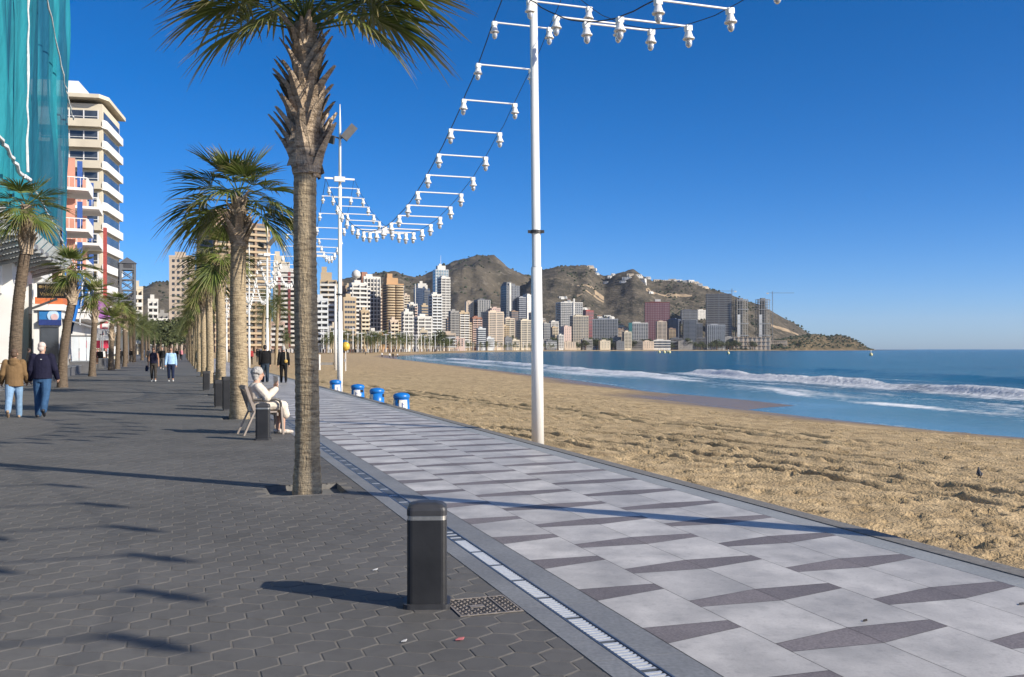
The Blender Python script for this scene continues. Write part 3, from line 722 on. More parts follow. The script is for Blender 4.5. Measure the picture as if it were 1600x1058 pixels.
T('white block with scattered windows left of the big grey slab',1086,1107,485,420,'dots','white','white',30,.6,bays=6)
t,w,d,h = T('big grey slab with thin horizontal floor lines below the left crane',1104,1145,459,230,'slab','dgrey','concrete',6,.4,nf=24,roof='none')
t,w,d,h = T('pale blue-grey gridded block in front of the big grey slab',1105,1134,508,80,'grid','grey','pale',12,.7,bays=9)
# --- two towers under construction
def skeleton(label,px0,px1,ytop,off,rot):
    c=(px0+px1)/2; Y=shoreY(c)+off; w=(px1-px0)/F*Y/1.25; d=w*.8; h=zat(ytop,Y); nf=20; fh=h/nf
    t=thing('unfinished_tower',label,'tower block',(at(c,Y)[0],Y+d/2,-.1),R(rot),'towers along the bay')
    m=PM['concrete']
    b=MB(); b.bb(-w*.18,w*.18,-d*.2,d*.2,0,h+4); b.build('core',PM['dgrey'],t)
    b=MB(); b.bb(-w/2,w/2,-d/2,d/2,0,.5); o=b.build('floor_slab',m,t,loc=(0,0,fh))
    for i in range(2,nf+1): c_=o.copy(); COL.objects.link(c_); c_.location=(0,0,fh*i)
    b=MB(); b.bb(-.45,.45,-.45,.45,0,h+1.5); o=None
    for i in range(5):
        for j in (0,1,2):
            p=(-w/2+.8+i*(w-1.6)/4, -d/2+.8+j*(d-1.6)/2,0)
            if o is None: o=b.build('column',m,t,loc=p)
            else: c_=o.copy(); COL.objects.link(c_); c_.location=p
    b=MB()
    for z in (.28,.52,.80,.98): b.bb(-w/2-1.2,w/2+1.2,-d/2-1.3,-d/2-.3,h*z,h*z+1.1)
    for z in (.28,.52,.80): b.bb(w/2+.3,w/2+1.3,-d/2,d/2,h*z,h*z+1.1)
    b.build('scaffold_deck',grey_steel,t)
    b=MB(); b.bb(-w/2+1,-w*.2,-d/2+.2,-d/2+.6,2,h*.7); b.build('infill_wall',PM['grey'],t)
skeleton('unfinished concrete tower left of the pair at the headland',1147,1170,468,150,14)
skeleton('unfinished concrete tower rightmost of the bay with open floors',1182,1205,468,150,8)
def podium(label,px0,px1,ytop,off):
    Y=shoreY((px0+px1)/2)+off; w=(px1-px0)/F*Y; h=zat(ytop,Y)
    t=thing('unfinished_podium',label,'building',(at((px0+px1)/2,Y)[0],Y+10,-.1),0)
    b=MB(); b.bb(-w/2,w/2,2,14,0,h); b.build('wall',PM['concrete'],t)
    b=MB(); b.bb(-w/2-1,w/2+1,-1,2,0,.6); o=b.build('floor_slab',PM['beige'],t,loc=(0,0,h*.33))
    for q in (.66,1.0): c_=o.copy(); COL.objects.link(c_); c_.location=(0,0,h*q)
    b=MB(); b.bb(-.5,.5,-.8,.2,0,h); o=b.build('column',PM['beige'],t,loc=(-w/2+1,0,0))
    for i in range(1,9): c_=o.copy(); COL.objects.link(c_); c_.location=(-w/2+1+i*(w-2)/8,0,0)
podium('open concrete podium under the two unfinished towers',1148,1206,527,60)
podium('low open concrete deck on the rocky shore right of the unfinished towers',1206,1232,532,60)
def crane(label,px,ytop,jx0,jx1,jy,off):
    Y=shoreY(px)+off; h=zat(ytop,Y); t=thing('tower_crane',label,'crane',(at(px,Y)[0],Y,-.1),0)
    s=(1/F*Y); m=mat('crane_paint',(.16,.17,.19),.5,.1)
    b=MB()
    for a in (-.7,.7):
        for c in (-.7,.7): b.beam((a,c,0),(a,c,h),.3)
    for i in range(int(h/3)): b.beam((-.7,-.7,i*3),(.7,-.7,i*3+3),.18); b.beam((.7,-.7,i*3),(.7,.7,i*3+3),.18)
    b.build('mast',m,t)
    zj=zat(jy,Y); b=MB(); x0=(jx0-px)*s; x1=(jx1-px)*s
    b.beam((x0,0,zj),(x1,0,zj),.5); b.beam((x0,0,zj+1.6),(x1*.98,0,zj+1.6),.25)
    for i in range(14): 
        xa=x0+(x1-x0)*i/14; b.beam((xa,0,zj),(xa+(x1-x0)/28,0,zj+1.6),.15)
    b.build('jib',m,t)
    b=MB(); cw = x0 if abs(x0)<abs(x1) else x1; b.box((cw*.85,0,zj-.8),(5,1.6,3)); b.build('counterweight',PM['white'],t)
crane('tower crane over the big grey slab with its jib pointing left',1143.5,451,1124,1150,455,200)
crane('tower crane right of the rightmost unfinished tower with its jib pointing right',1207,455,1198,1241,458,190)
# --- low buildings, palms and lamps along the far promenade
r2 = random.Random(12)
low = ['white','cream','beige','pale','pink','concrete']
T('brown balcony tower behind the tan block with small square windows',527,545,455,230,'balcony','brown','tan',24,.8,roof='step')
T('beige slab filling the gap between the dome tower and the brick tower',549,562,462,260,'dots','beige','beige',22,.8,bays=3)
T('tan mid-rise in front of the brick red tower',560,576,487,70,'balcony','tan','cream',24,.8)
T('narrow brown tower left of the orange rounded tower',588,600,459,300,'balcony','brown','beige',24,.9)
T('beige balcony block right of the orange tower foot',606,622,502,60,'balcony','beige','cream',22,.8)
T('cream tower behind the louvred white mid-rise',640,650,497,250,'balcony','cream','cream',20,.8)
T('brownish slab between the white twin towers and the grey striped tower',696,708,499,220,'ribbon','brown','tan',20,.8)
T('tan tower with bands filling the gap left of the reddish brick tower',724,737,505,90,'balcony','tan','beige',22,.8)
T('pale beige tower peeking behind the grey chequered tower',757,768,480,560,'dots','cream','cream',22,.8,bays=3)
T('tan block right of the broad beige slab',783,795,510,60,'balcony','tan','tan',22,.8)
T('brown tower behind the beige tower with deep shadow',796,810,487,400,'ribbon','brown','beige',22,.8)
T('beige slab partly behind the near white pole',826,842,489,300,'ribbon','beige','cream',20,.8)
T('grey-beige block just right of the near white pole',841,852,498,200,'balcony','concrete','beige',20,.8)
T('tan mid-rise between the low white slab and the white twin-slab tower',860,872,512,130,'balcony','tan','cream',20,.8)
T('beige tower behind the dark red narrow slab',920,932,503,420,'ribbon','beige','beige',25,.8)
T('brown block between the long grey-white slab and the slim cream tower',962,975,515,150,'balcony','brown','beige',25,.8)
T('brown low tower at the right edge of the maroon slab',1044,1056,514,110,'balcony','brown','tan',20,.8)
T('dark mid-rise between the ribbed slab and the white windowed block',1086,1098,506,200,'ribbon','dgrey','concrete',15,.8)
T('tall cream slab between the stepped block and the tan block near the second pole',519,533,449,330,'balcony','cream','beige',18,.8)
T('tall tan tower showing between the tan block and the dome tower',538,549,447,420,'balcony','tan','tan',24,.8)
T('tall brown slab close behind the orange rounded tower',583,597,447,430,'balcony','brown','cream',24,.9,roof='step')
T('tall beige tower between the pale green tower and the narrow pink tower',628,640,462,480,'balcony','beige','cream',22,.8)
T('cream tower left of the dark blue glass tower',638,648,480,300,'balcony','cream','beige',20,.8)
T('tall tan slab behind the wide low white block',656,670,478,330,'ribbon','tan','cream',20,.8)
LOWS=[(512,534,512,10,'cream','low cream block behind the far palms, just right of the foreground trunk'),(572,592,520,40,'white','low white block between the brick tower and the orange tower'),(655,668,518,40,'cream','low cream block under the dark blue glass tower'),(690,712,522,50,'beige','low beige block under the dark striped white tower'),(700,726,530,20,'pink','pinkish low block in front of the grey striped tower'),
 (757,772,529,30,'pale','pale low block at the left foot of the broad beige slab'),(786,800,528,40,'dgrey','dark low block between the broad beige slab and the shadowed beige tower'),(797,812,532,20,'cream','low cream block with small windows before the shadowed beige tower'),(835,850,531,30,'concrete','low grey block half hidden by the near white pole'),(850,870,533,20,'dgrey','dark low waterside block left of the small bright white tower'),
 (880,900,535,15,'beige','lowest beige block under the square gridded tower'),(908,926,531,40,'concrete','grey low block between the square beige tower and the long slab'),(962,976,534,20,'dgrey','dark low block left of the slim cream waterside tower'),(986,1006,533,50,'concrete','grey low block under the teal edged tower'),(1003,1022,534,60,'beige','low beige block left of the white block at the maroon slab'),
 (1048,1068,529,80,'dgrey','dark low block under the dark blue shaded tower'),(1060,1084,533,40,'concrete','low grey waterside block under the ribbed slab'),(1088,1104,528,120,'dgrey','dark low block left of the blue-grey gridded block'),(1132,1150,527,160,'concrete','low grey block between the big grey slab and the unfinished podium')]
for i,(a,bx,yt,off,wc,lab) in enumerate(LOWS):
    T(lab,a,bx,yt,off,'slab' if i%2 else 'dots',wc,wc if i%3 else 'pale',r2.choice([8,15,22]),.8,nf=r2.choice([3,4]),bays=4,name='low_block',group='low blocks along the far promenade',cat='building')
# lamp posts of the far promenade, one built and copied
lp0=thing('lamp_post','thin white lamp post on the promenade under the bay towers','lamp post',(0,0,0),0,'lamp posts round the bay')
m=MB(); m.tube([(0,0,0),(0,0,11)],[.22,.14],6); m.build('pole',white_paint,lp0); m=MB(); m.beam((-1.6,0,10.4),(1.6,0,10.4),.25); m.build('cross_arm',white_paint,lp0)
for k in range(46):
    px=505+k*7.6+r2.uniform(-1.5,1.5); o=lp0 if k==0 else copy_tree(lp0); Y=shoreY(px)+r2.uniform(-4,6); o.location=(at(px,Y)[0],Y,-.1); s_=r2.uniform(.8,1.15); o.scale=(s_,s_,s_)
# ============================================================ PALMS
def frond_material(name, a, b, tipc):
    m = mat(name, a, .5, .25, 2.2, col2=b, spec=.4)
    attr_mix(m,'tip',tipc,.55,1.05)
    nt = m.node_tree; p = nt.nodes['Principled BSDF']
    tr = nt.nodes.new('ShaderNodeBsdfTranslucent'); ms = nt.nodes.new('ShaderNodeMixShader'); ms.inputs['Fac'].default_value = .22
    src = p.inputs['Base Color'].links[0].from_socket
    nt.links.new(src,tr.inputs['Color']); out = nt.nodes['Material Output']
    nt.links.new(p.outputs['BSDF'],ms.inputs[1]); nt.links.new(tr.outputs['BSDF'],ms.inputs[2]); nt.links.new(ms.outputs['Shader'],out.inputs['Surface'])
    return m
frond_m = frond_material('fan_frond',(.085,.130,.025),(.160,.190,.042),(.30,.23,.12))
frond2_m = frond_material('feather_frond',(.080,.110,.035),(.140,.155,.055),(.19,.18,.08))
def bark_material(name,a,b,c):
    m = bpy.data.materials.new(name); m.use_nodes=True; nt=m.node_tree; nd=nt.nodes; lk=nt.links; p=nd['Principled BSDF']; p.inputs['Roughness'].default_value=.95; p.inputs['Specular IOR Level'].default_value=.15
    tc=nd.new('ShaderNodeTexCoord')
    def nz(s,d,st):
        mp=nd.new('ShaderNodeMapping'); mp.inputs['Scale'].default_value=st; lk.new(tc.outputs['Object'],mp.inputs['Vector'])
        n=nd.new('ShaderNodeTexNoise'); n.inputs['Scale'].default_value=s; n.inputs['Detail'].default_value=d; n.inputs['Roughness'].default_value=.65; lk.new(mp.outputs['Vector'],n.inputs['Vector']); return n
    n1=nz(7,5,(1,1,4.5)); n2=nz(2.2,4,(1,1,.5)); n3=nz(26,3,(1.6,1.6,.35))
    r1=nd.new('ShaderNodeValToRGB'); lk.new(n1.outputs['Fac'],r1.inputs['Fac']); e=r1.color_ramp.elements; e[0].position=.36; e[1].position=.60; e[0].color=(*a,1); e[1].color=(*b,1)
    r2=nd.new('ShaderNodeValToRGB'); lk.new(n2.outputs['Fac'],r2.inputs['Fac']); e=r2.color_ramp.elements; e[0].position=.45; e[1].position=.72; e[0].color=(0,0,0,1); e[1].color=(.6,.6,.6,1)
    mx=nd.new('ShaderNodeMix'); mx.data_type='RGBA'; lk.new(r2.outputs['Color'],mx.inputs['Factor']); lk.new(r1.outputs['Color'],mx.inputs['A']); mx.inputs['B'].default_value=(*c,1)
    lk.new(mx.outputs['Result'],p.inputs['Base Color'])
    am=nd.new('ShaderNodeMath'); am.operation='ADD'; lk.new(n1.outputs['Fac'],am.inputs[0]); lk.new(n3.outputs['Fac'],am.inputs[1])
    bn=nd.new('ShaderNodeBump'); bn.inputs['Strength'].default_value=.9; bn.inputs['Distance'].default_value=.03; lk.new(am.outputs[0],bn.inputs['Height']); lk.new(bn.outputs['Normal'],p.inputs['Normal'])
    return m
bark_m = bark_material('palm_bark',(.19,.145,.092),(.47,.37,.235),(.40,.33,.23))
bark2_m = bark_material('old_palm_bark',(.07,.052,.038),(.20,.15,.105),(.16,.13,.10))
boot_m = bark_material('leaf_base',(.20,.155,.115),(.54,.43,.31),(.48,.34,.21))
soil_m = mat('pit_soil',(.055,.042,.032),.95,.4,14,bump=.8,bscale=30)

def fan_frond(el, Lp, Ls, nseg, droop, seed, fold=.30, width=105, costa=.22, bend=.32):
    r = random.Random(seed); a0 = Vector((math.cos(el),0,math.sin(el)))
    vs, fs, tp = [], [], []
    def P(t): return a0*(Lp*t) + Vector((0,0,-.10*Lp*t*t))
    # petiole
    mb = MB(); mb.tube([P(i/5) for i in range(6)], [.022,.018,.015,.013,.012,.010], 5, sq=.6)
    vs += mb.v; fs += mb.f; tp += [.35]*len(mb.v)
    E = P(1.0); a = (P(1.0)-P(.9)).normalized(); a = Vector((a.x,0,a.z-bend)).normalized()
    s = Vector((0,1,0)); n = s.cross(a)*-1
    if n.z < 0 and abs(el) < R(80): n = -n
    T = [0,.18,.36,.52,.68,.84,1.0]
    dph = R(2*width)/nseg
    for j in range(nseg):
        f = (j+.5)/nseg*2-1; ph = R(width)*f + r.uniform(-.02,.02)
        L = Ls*(1.0-.34*abs(f)**1.7)*r.uniform(.88,1.06)
        d = (a*math.cos(ph)+s*math.sin(ph)+n*(fold*abs(math.sin(ph)) + r.uniform(-.06,.06))).normalized()
        o = E + a*(costa*Ls*(1-abs(f))**1.3)*.6 + Vector((0,0,-.06*Ls*(1-abs(f))))
        dr = droop*r.uniform(.5,1.5)*(1-.65*max(0,math.sin(el))); tw = r.uniform(-.3,.3)
        side0 = (n.cross(d)).normalized()
        b = len(vs); rows = []
        for t in T:
            c = o + d*(L*t) + Vector((0,0,-1))*(dr*L*max(0,t-.25)**1.9) + side0*(tw*.05*L*t*t)
            wd = L*t*dph*.56 if t < .45 else L*.50*dph*.56*max(.05,(1-(t-.45)/.55)**.75)
            wd = max(wd,.003)
            sd = (side0 + n*(tw*.5*t)).normalized()
            vs += [c-sd*wd, c-n*(wd*.55), c+sd*wd]; tp += [t]*3
        for i in range(len(T)-1):
            k = b+i*3; fs += [(k,k+1,k+4,k+3),(k+1,k+2,k+5,k+4)]
    return vs, fs, tp
def frond_mesh(name, m, *args, **kw):
    vs, fs, tp = fan_frond(*args, **kw)
    me = bpy.data.meshes.new(name); me.from_pydata([tuple(p) for p in vs],[],fs); me.materials.append(m)
    a = me.attributes.new('tip','FLOAT','POINT'); a.data.foreach_set('value',tp); return me
FV = {}
def frond_variant(el_deg, k, Lp, Ls, droop):
    key = (el_deg,k,Lp,Ls,droop)
    if key not in FV: FV[key] = frond_mesh('frond',frond_m,R(el_deg),Lp,Ls,30,droop,hash(key)&0xffff,bend=.54 if Ls==.92 else .32)
    return FV[key]
def trunk_mesh(h, r0, r1, lean=(0,0), seed=0, bulge=.06, z0=-.25, m=None, n=22, step=.045):
    mb = MB(); r = random.Random(seed); k = int((h-z0)/step); rings = []
    for i in range(k+1):
        t = i/k; z = z0+(h-z0)*t
        rad = r0+(r1-r0)*t + bulge*math.exp(-(max(0,z)/.28)**1.3)*.5
        rad *= 1 + (.028 if i%2 else -.014) + r.uniform(-.012,.012)
        q = max(0,z/h); cx = lean[0]*q*q + .02*math.sin(q*4+seed); cy = lean[1]*q*q+.02*math.cos(q*3+seed)
        for j in range(n):
            a = 2*PI*j/n; rr = rad*(1+r.uniform(-.022,.022)); mb.v.append((cx+rr*math.cos(a),cy+rr*math.sin(a),z+r.uniform(-.008,.008)))
    for i in range(k):
        for j in range(n): mb.f.append((i*n+j,i*n+(j+1)%n,(i+1)*n+(j+1)%n,(i+1)*n+j)); mb.m.append(0)
    mb.f.append(tuple(k*n+j for j in range(n))); mb.m.append(0)
    return mb.mesh('trunk', m or bark_m, True), (lean[0]+.02*math.sin(4+seed), lean[1]+.02*math.cos(3+seed))
def boots_mesh(z0, z1, n, rc0, rc1, size, seed, c=(0,0)):
    mb = MB(); r = random.Random(seed)
    # fibrous core
    rings=[]; k=int((z1-z0)/.05)
    for i in range(k+1):
        t=i/k; rings.append((c[0],c[1],z0-.1+(z1-z0+.1)*t,(rc0+(rc1-rc0)*t)*r.uniform(.9,1.06),(rc0+(rc1-rc0)*t)*r.uniform(.9,1.06)))
    mb.loft(rings,16)
    for i in range(n):
        t = i/n; z = z0+(z1-z0)*t*.93; ph = i*2.39996+r.uniform(-.25,.25); rc = (rc0+(rc1-rc0)*t)*.93
        q = size*(1-.45*t)*r.uniform(.75,1.2); out = r.uniform(.30,.68)
        sk = r.uniform(.2,.5)*(1 if i%2 else -1)
        er = Vector((math.cos(ph),math.sin(ph),0)); et = Vector((-math.sin(ph),math.cos(ph),0)); up = Vector((0,0,1))
        base = Vector((c[0],c[1],z)); rows=[]
        for (tt,w,th) in ((-.28,.34,.05),(.0,.33,.09),(.28,.25,.08),(.6,.17,.055),(.86,.125,.04),(1.0,.08,.02)):
            ctr = base + er*(rc+ q*out*max(0,tt)**1.35+ .004) + up*(q*tt) + et*(sk*q*tt)
            hw = q*w*.9; h_ = q*th
            rows.append([ctr-et*hw-er*(.25*hw), ctr+er*h_, ctr+et*hw-er*(.25*hw), ctr-er*h_*.8])
        b=len(mb.v)
        for rw in rows: mb.v += [tuple(p) for p in rw]
        for k_ in range(len(rows)-1):
            for j in range(4): mb.f.append((b+k_*4+j,b+k_*4+(j+1)%4,b+k_*4+4+(j+1)%4,b+k_*4+4+j)); mb.m.append(0)
        e=b+(len(rows)-1)*4; mb.f.append((e,e+1,e+2,e+3)); mb.m.append(0)
    return mb.mesh('leaf_bases', boot_m)
def crown_mesh(nf, Lp, Ls, seed, lo=-35, hi=80, droop=.5, nseg=20):
    r = random.Random(seed); V=[];Fc=[];Tp=[]
    for i in range(nf):
        t=(i+.5)/nf; el = hi-(hi-lo)*t+r.uniform(-8,8); az=i*2.39996+r.uniform(-.3,.3)
        vs,fs,tp=fan_frond(R(el),Lp*r.uniform(.8,1.15),Ls*r.uniform(.85,1.1),nseg,droop*r.uniform(.7,1.4),seed*100+i)
        ca,sa=math.cos(az),math.sin(az); b=len(V)
        V+=[(x*ca-y*sa,x*sa+y*ca,z+.35*(1-t)) for x,y,z in vs]; Fc+=[tuple(q+b for q in f) for f in fs]; Tp+=tp
    me=bpy.data.meshes.new('crown'); me.from_pydata(V,[],Fc); me.materials.append(frond_m)
    a=me.attributes.new('tip','FLOAT','POINT'); a.data.foreach_set('value',Tp); return me
def feather_crown(nf, L, seed, lo=-45, hi=78, npair=26, lw=.018):
    r=random.Random(seed); V=[];Fc=[];Tp=[]
    for i in range(nf):
        t=(i+.5)/nf; el=R(hi-(hi-lo)*t+r.uniform(-9,9)); az=i*2.39996+r.uniform(-.3,.3); ca,sa=math.cos(az),math.sin(az)
        LL=L*r.uniform(.85,1.1); dr=r.uniform(.45,.8)*max(.25,math.cos(el))
        def P(s): return Vector((math.cos(el)*LL*s, 0, math.sin(el)*LL*s - dr*LL*s*s*.75))
        mb=MB(); mb.tube([P(j/7) for j in range(8)],[.03*(1-j/8)+.005 for j in range(8)],4)
        for j in range(npair):
            s=.14+.86*j/npair; c=P(s); d=(P(s+.02)-P(s-.02)).normalized(); sd=Vector((0,1,0)); nrm=sd.cross(d)
            if nrm.z<0: nrm=-nrm
            ll=LL*.27*(math.sin(PI*min(1,s*.9+.12))**.6)*r.uniform(.8,1.1)
            for sg in (-1,1):
                dd=(sd*sg*.8+d*.65+nrm*r.uniform(.1,.45)).normalized(); b=len(mb.v)
                tip=c+dd*ll+Vector((0,0,-.18*ll)); mid=c+dd*ll*.5
                wv=d*lw*2.2
                mb.v+=[tuple(c),tuple(mid+wv*.5),tuple(tip),tuple(mid-wv*.5)]; mb.f.append((b,b+1,b+2,b+3)); mb.m.append(0)
        b=len(V); V+=[(x*ca-y*sa,x*sa+y*ca,z+.2*(1-t)) for x,y,z in mb.v]; Fc+=[tuple(q+b for q in f) for f in mb.f]; Tp+=[.3]*len(mb.v)
    me=bpy.data.meshes.new('crown'); me.from_pydata(V,[],Fc); me.materials.append(frond2_m)
    a=me.attributes.new('tip','FLOAT','POINT'); a.data.foreach_set('value',Tp); return me

def palm(label, u, v, h, hb, hc, r0, r1, fr, Lp, Ls, boots, bsize, rc, seed, lean=(0,0), lo=-30, hi=78, droop=.55, bark=None, group='fan palms of the seaside row', parts=True, name='fan_palm', wid=None, fronds=None, z0=-.25):
    x,y,_ = W(u,v)
    t = thing(name,label,'palm tree',(x,y,0),0,group); r=random.Random(seed)
    tm_,top = trunk_mesh(hb+.1,r0,r1,lean,seed,m=bark,z0=z0); link('trunk',tm_,t)
    link('leaf_bases',boots_mesh(hb-.05,hc-.05,boots,rc[0],rc[1],bsize,seed,top),t)
    if parts:
        spec = fronds or [(hi-(hi-lo)*((i+.5)/fr)+r.uniform(-8,8), math.degrees(i*2.39996)+r.uniform(-15,15), r.uniform(.85,1.12)) for i in range(fr)]
        for i,(el,az,s) in enumerate(spec):
            o=link('frond',frond_variant(5*round(el/5),i%3,Lp,Ls,droop),t,(top[0],top[1],hc-.18+.22*max(0,el)/80),R(az)); o.scale=(s,s,s)
    else:
        o=link('crown',crown_mesh(fr,Lp,Ls,seed,lo,hi,droop),t,(top[0],top[1],hc-.1))
    return t
# the foreground palm: its fronds reach above the frame, the lower ones hang into it
big = [(30,176,1.05),(38,192,1.1),(24,204,.9),(45,160,1.0),(14,184,.8),(34,216,.85),(32,348,1.15),(40,8,1.2),(26,20,1.05),(46,332,1.05),(20,0,1.0),(36,34,1.05),(12,344,.8),
       (40,64,1.0),(44,96,1.0),(42,130,1.0),(50,240,.95),(46,275,.9),(48,305,.95),(10,228,.62),(55,20,1.1),(58,110,1.0),(56,200,1.05),(60,290,1.0),(66,60,1.0),(68,180,1.0),(72,320,1.0),(80,80,.95)]
palm('foreground fan palm with shaggy leaf bases, rising from the sunken pit beside the drain',11.36,1.37,7,3.74,5.36,.138,.126,0,.80,.92,92,.42,(.155,.13),1,lean=(.02,.0),droop=.78,fronds=big,z0=-.35)
p2 = [(60,260,.9),(50,120,.95),(45,300,1.0),(30,185,1.05),(28,0,1.0),(15,60,.9),(15,240,.95),(70,20,.95),(62,200,1.05),(70,150,.95),(40,190,1.1),(8,178,1.2),(-8,190,1.15),(2,160,1.1),(-14,172,1.0),(55,20,.9),(35,320,.9),(5,350,1.15),(-12,5,1.15),(-20,340,1.0),(0,20,1.05),(-25,25,.9),(30,100,.9),(20,270,.95),(80,60,.8),(-5,120,.9),(-30,210,.8)]
palm('second palm of the seaside row, behind the seated woman, with drooping dark fronds',23.8,1.33,5,4.15,5.20,.21,.17,0,.68,.98,40,.42,(.19,.16),2,droop=.62,fronds=p2)
ordn = ['third','fourth','fifth','sixth','seventh','eighth','ninth','tenth','eleventh','twelfth','thirteenth','fourteenth','fifteenth','sixteenth','seventeenth','eighteenth','nineteenth','twentieth']
hs = [4.6,4.2,4.4,4.9,4.5]
for k in range(2,16):
    u=11.36+12.2*k+(.6 if k%2 else 0); h=hs[k%5]+(.25 if k%3 else 0)
    lab=f'{ordn[k-2]} palm from the camera in the seaside row, trunk lit by the sun'
    if k in (6,8,9,11,13,14):
        x,y,_=W(u,1.37); t=thing('date_palm',lab.replace('palm','feather palm'),'palm tree',(x,y,0),0,'palms of the seaside row'); hh=h+.8
        tm_,top=trunk_mesh(hh,.20,.17,(0,0),k,n=12,step=.12); link('trunk',tm_,t); link('crown',feather_crown(34,2.7,k),t,(top[0],top[1],hh-.1))
    else:
        palm(lab,u,1.37,0,h-.9,h+.35,.18,.15,20 if k>2 else 18,.55,.95,44,.34,(.17,.15),k+10,lo=-40,hi=80,droop=.6,parts=k<4,group='palms of the seaside row')
# the row along the terraces on the left
L=[(33.2,-4.75,5.75,(.35,.0),'nearest left palm, dark trunk rising behind the walking couple'),(44.8,-4.6,4.7,(.35,.05),'second left palm leaning in front of the black shop sign'),(62.3,-4.8,4.4,(.1,0),'third left palm in front of the hanging blue net strip'),
   (85,-4.7,4.9,(.1,0),'fifth left palm with dark trunk beyond the young palm'),(96,-4.7,4.6,(0,0),'sixth left palm beside the steel lattice tower'),(118,-5.6,4.8,(0,0),'seventh left palm beyond the steel lattice tower')]
for i,(u,v,h,ln,lab) in enumerate(L):
    palm(lab,u,v,0,h-1.1,h+.3,.20,.15,18 if i else 16,.5,.85,46,.36,(.18,.15),40+i,lean=ln,lo=-35,hi=70,droop=.5,bark=bark2_m,parts=i<2,group='palms along the terraces')
palm('short young palm with upright fan leaves between the left trunks',80,-4.85,0,2.4,3.6,.22,.16,14,.55,.95,30,.38,(.2,.16),60,lo=5,hi=75,droop=.2,bark=bark2_m,parts=False,group='palms along the terraces')
for i,(u,v,h) in enumerate([(128,-5.2,4.6),(138,-6,5.2),(150,-5,4.8),(165,-5.5,5.3),(182,-5,5),(200,-6,5),(225,-5,5.4),(255,-6,5),(290,-5,5.2)]):
    x,y,_=W(u,v); t=thing('date_palm',f'{ordn[i]} feather palm of the far left row under the left hill','palm tree',(x,y,0),0,'feather palms of the far left row')
    tm_,top=trunk_mesh(h,.22,.18,(0,0),70+i,n=10,step=.15,m=bark2_m); link('trunk',tm_,t); link('crown',feather_crown(30,2.5,70+i),t,(top[0],top[1],h-.1))
# palms right of the second palm, on the beach edge
for i,(px,Y,h,lab) in enumerate([(411,118,7.0,'date palm behind the pole left of the man in the black jacket'),(420,128,6.4,'leaning date palm just left of the foreground trunk'),(432,122,7.2,'tall date palm above the man with the yellow bag')]):
    x,y,_=at(px,Y); t=thing('date_palm',lab,'palm tree',(x,y,-.1),0,'date palms at the far walk')
    tm_,top=trunk_mesh(h,.22,.18,(.2,0),90+i,n=10,step=.15); link('trunk',tm_,t); link('crown',feather_crown(30,2.9,90+i),t,(top[0],top[1],h-.1))
# the distant palms in front of the towers: one of each kind, then copies
ft=[]
for i in range(3):
    t=thing('distant_palm','distant palm on the promenade below the bay towers','palm tree',(0,0,0),0,'distant palms round the bay')
    tm_,top=trunk_mesh(6.5,.3,.25,(0,0),100+i,n=6,step=.8); link('trunk',tm_,t); link('crown',feather_crown(22,3.2,100+i,npair=9,lw=.09),t,(top[0],top[1],6.4)); ft.append(t)
rp_=random.Random(8); n_=0
for k in range(130):
    px=445+rp_.random()**1.15*420; Y=shoreY(px)+rp_.uniform(-8,22)
    if 456<px<502: continue
    o=ft[n_] if n_<3 else copy_tree(ft[n_%3]); n_+=1
    o.location=(at(px,Y)[0],Y,-.1); s=rp_.uniform(.7,1.35); o.scale=(s,s,s); o.rotation_euler=(0,0,rp_.uniform(0,6))
# round dark trees between the towers and at the end of the promenade
leaf_m = mat('tree_leaf',(.040,.058,.022),.8,.35,1.2,col2=(.075,.085,.03))
def tree_mesh(seed, n=900):
    r=random.Random(seed); mb=MB()
    lobes=[(r.uniform(-1.6,1.6),r.uniform(-1.6,1.6),r.uniform(2.6,4.8),r.uniform(.8,1.5)) for _ in range(9)]
    for i in range(n):
        x,y,z,q=r.choice(lobes); d=Vector((r.gauss(0,1),r.gauss(0,1),r.gauss(0,.8))).normalized()*q*r.uniform(.55,1.05)
        c=Vector((x,y,z))+d; a=Vector((r.gauss(0,1),r.gauss(0,1),r.gauss(0,1))).normalized(); b=a.cross(Vector((r.gauss(0,1),r.gauss(0,1),r.gauss(0,1)))).normalized(); s=r.uniform(.14,.30)
        k=len(mb.v); mb.v+=[tuple(c+a*s),tuple(c+b*s*.6),tuple(c-a*s),tuple(c-b*s*.6)]; mb.f.append((k,k+1,k+2,k+3)); mb.m.append(0)
    return mb.mesh('crown',leaf_m)
tms=[tree_mesh(200+i) for i in range(3)]
mbk=MB(); mbk.tube([(0,0,-.2),(.05,.02,1.4),(0,.1,2.6)],[.28,.2,.14],8); mbk.tube([(.05,.02,1.5),(.7,.3,2.9)],[.13,.06],6); mbk.tube([(.05,.02,1.6),(-.6,-.4,3.0)],[.13,.06],6); tk=mbk.mesh('trunk',bark2_m)
tr_r=random.Random(77)
def tree(px,Y,s,lab,grp):
    t=thing('round_tree',lab,'tree',(at(px,Y)[0],Y,-.1),tr_r.uniform(0,6),grp); link('trunk',tk,t); link('crown',tr_r.choice(tms),t); t.scale=(s*1.15,s*1.15,s); return t
for i,(px,Y,s) in enumerate([(250,230,1.5),(258,260,1.8),(266,240,1.4),(273,280,2.0),(280,300,2.0),(246,300,2.0),(263,330,2.3),(288,330,2.0)]):
    tree(px,Y,s,'green street tree closing the end of the promenade','trees at the end of the promenade')
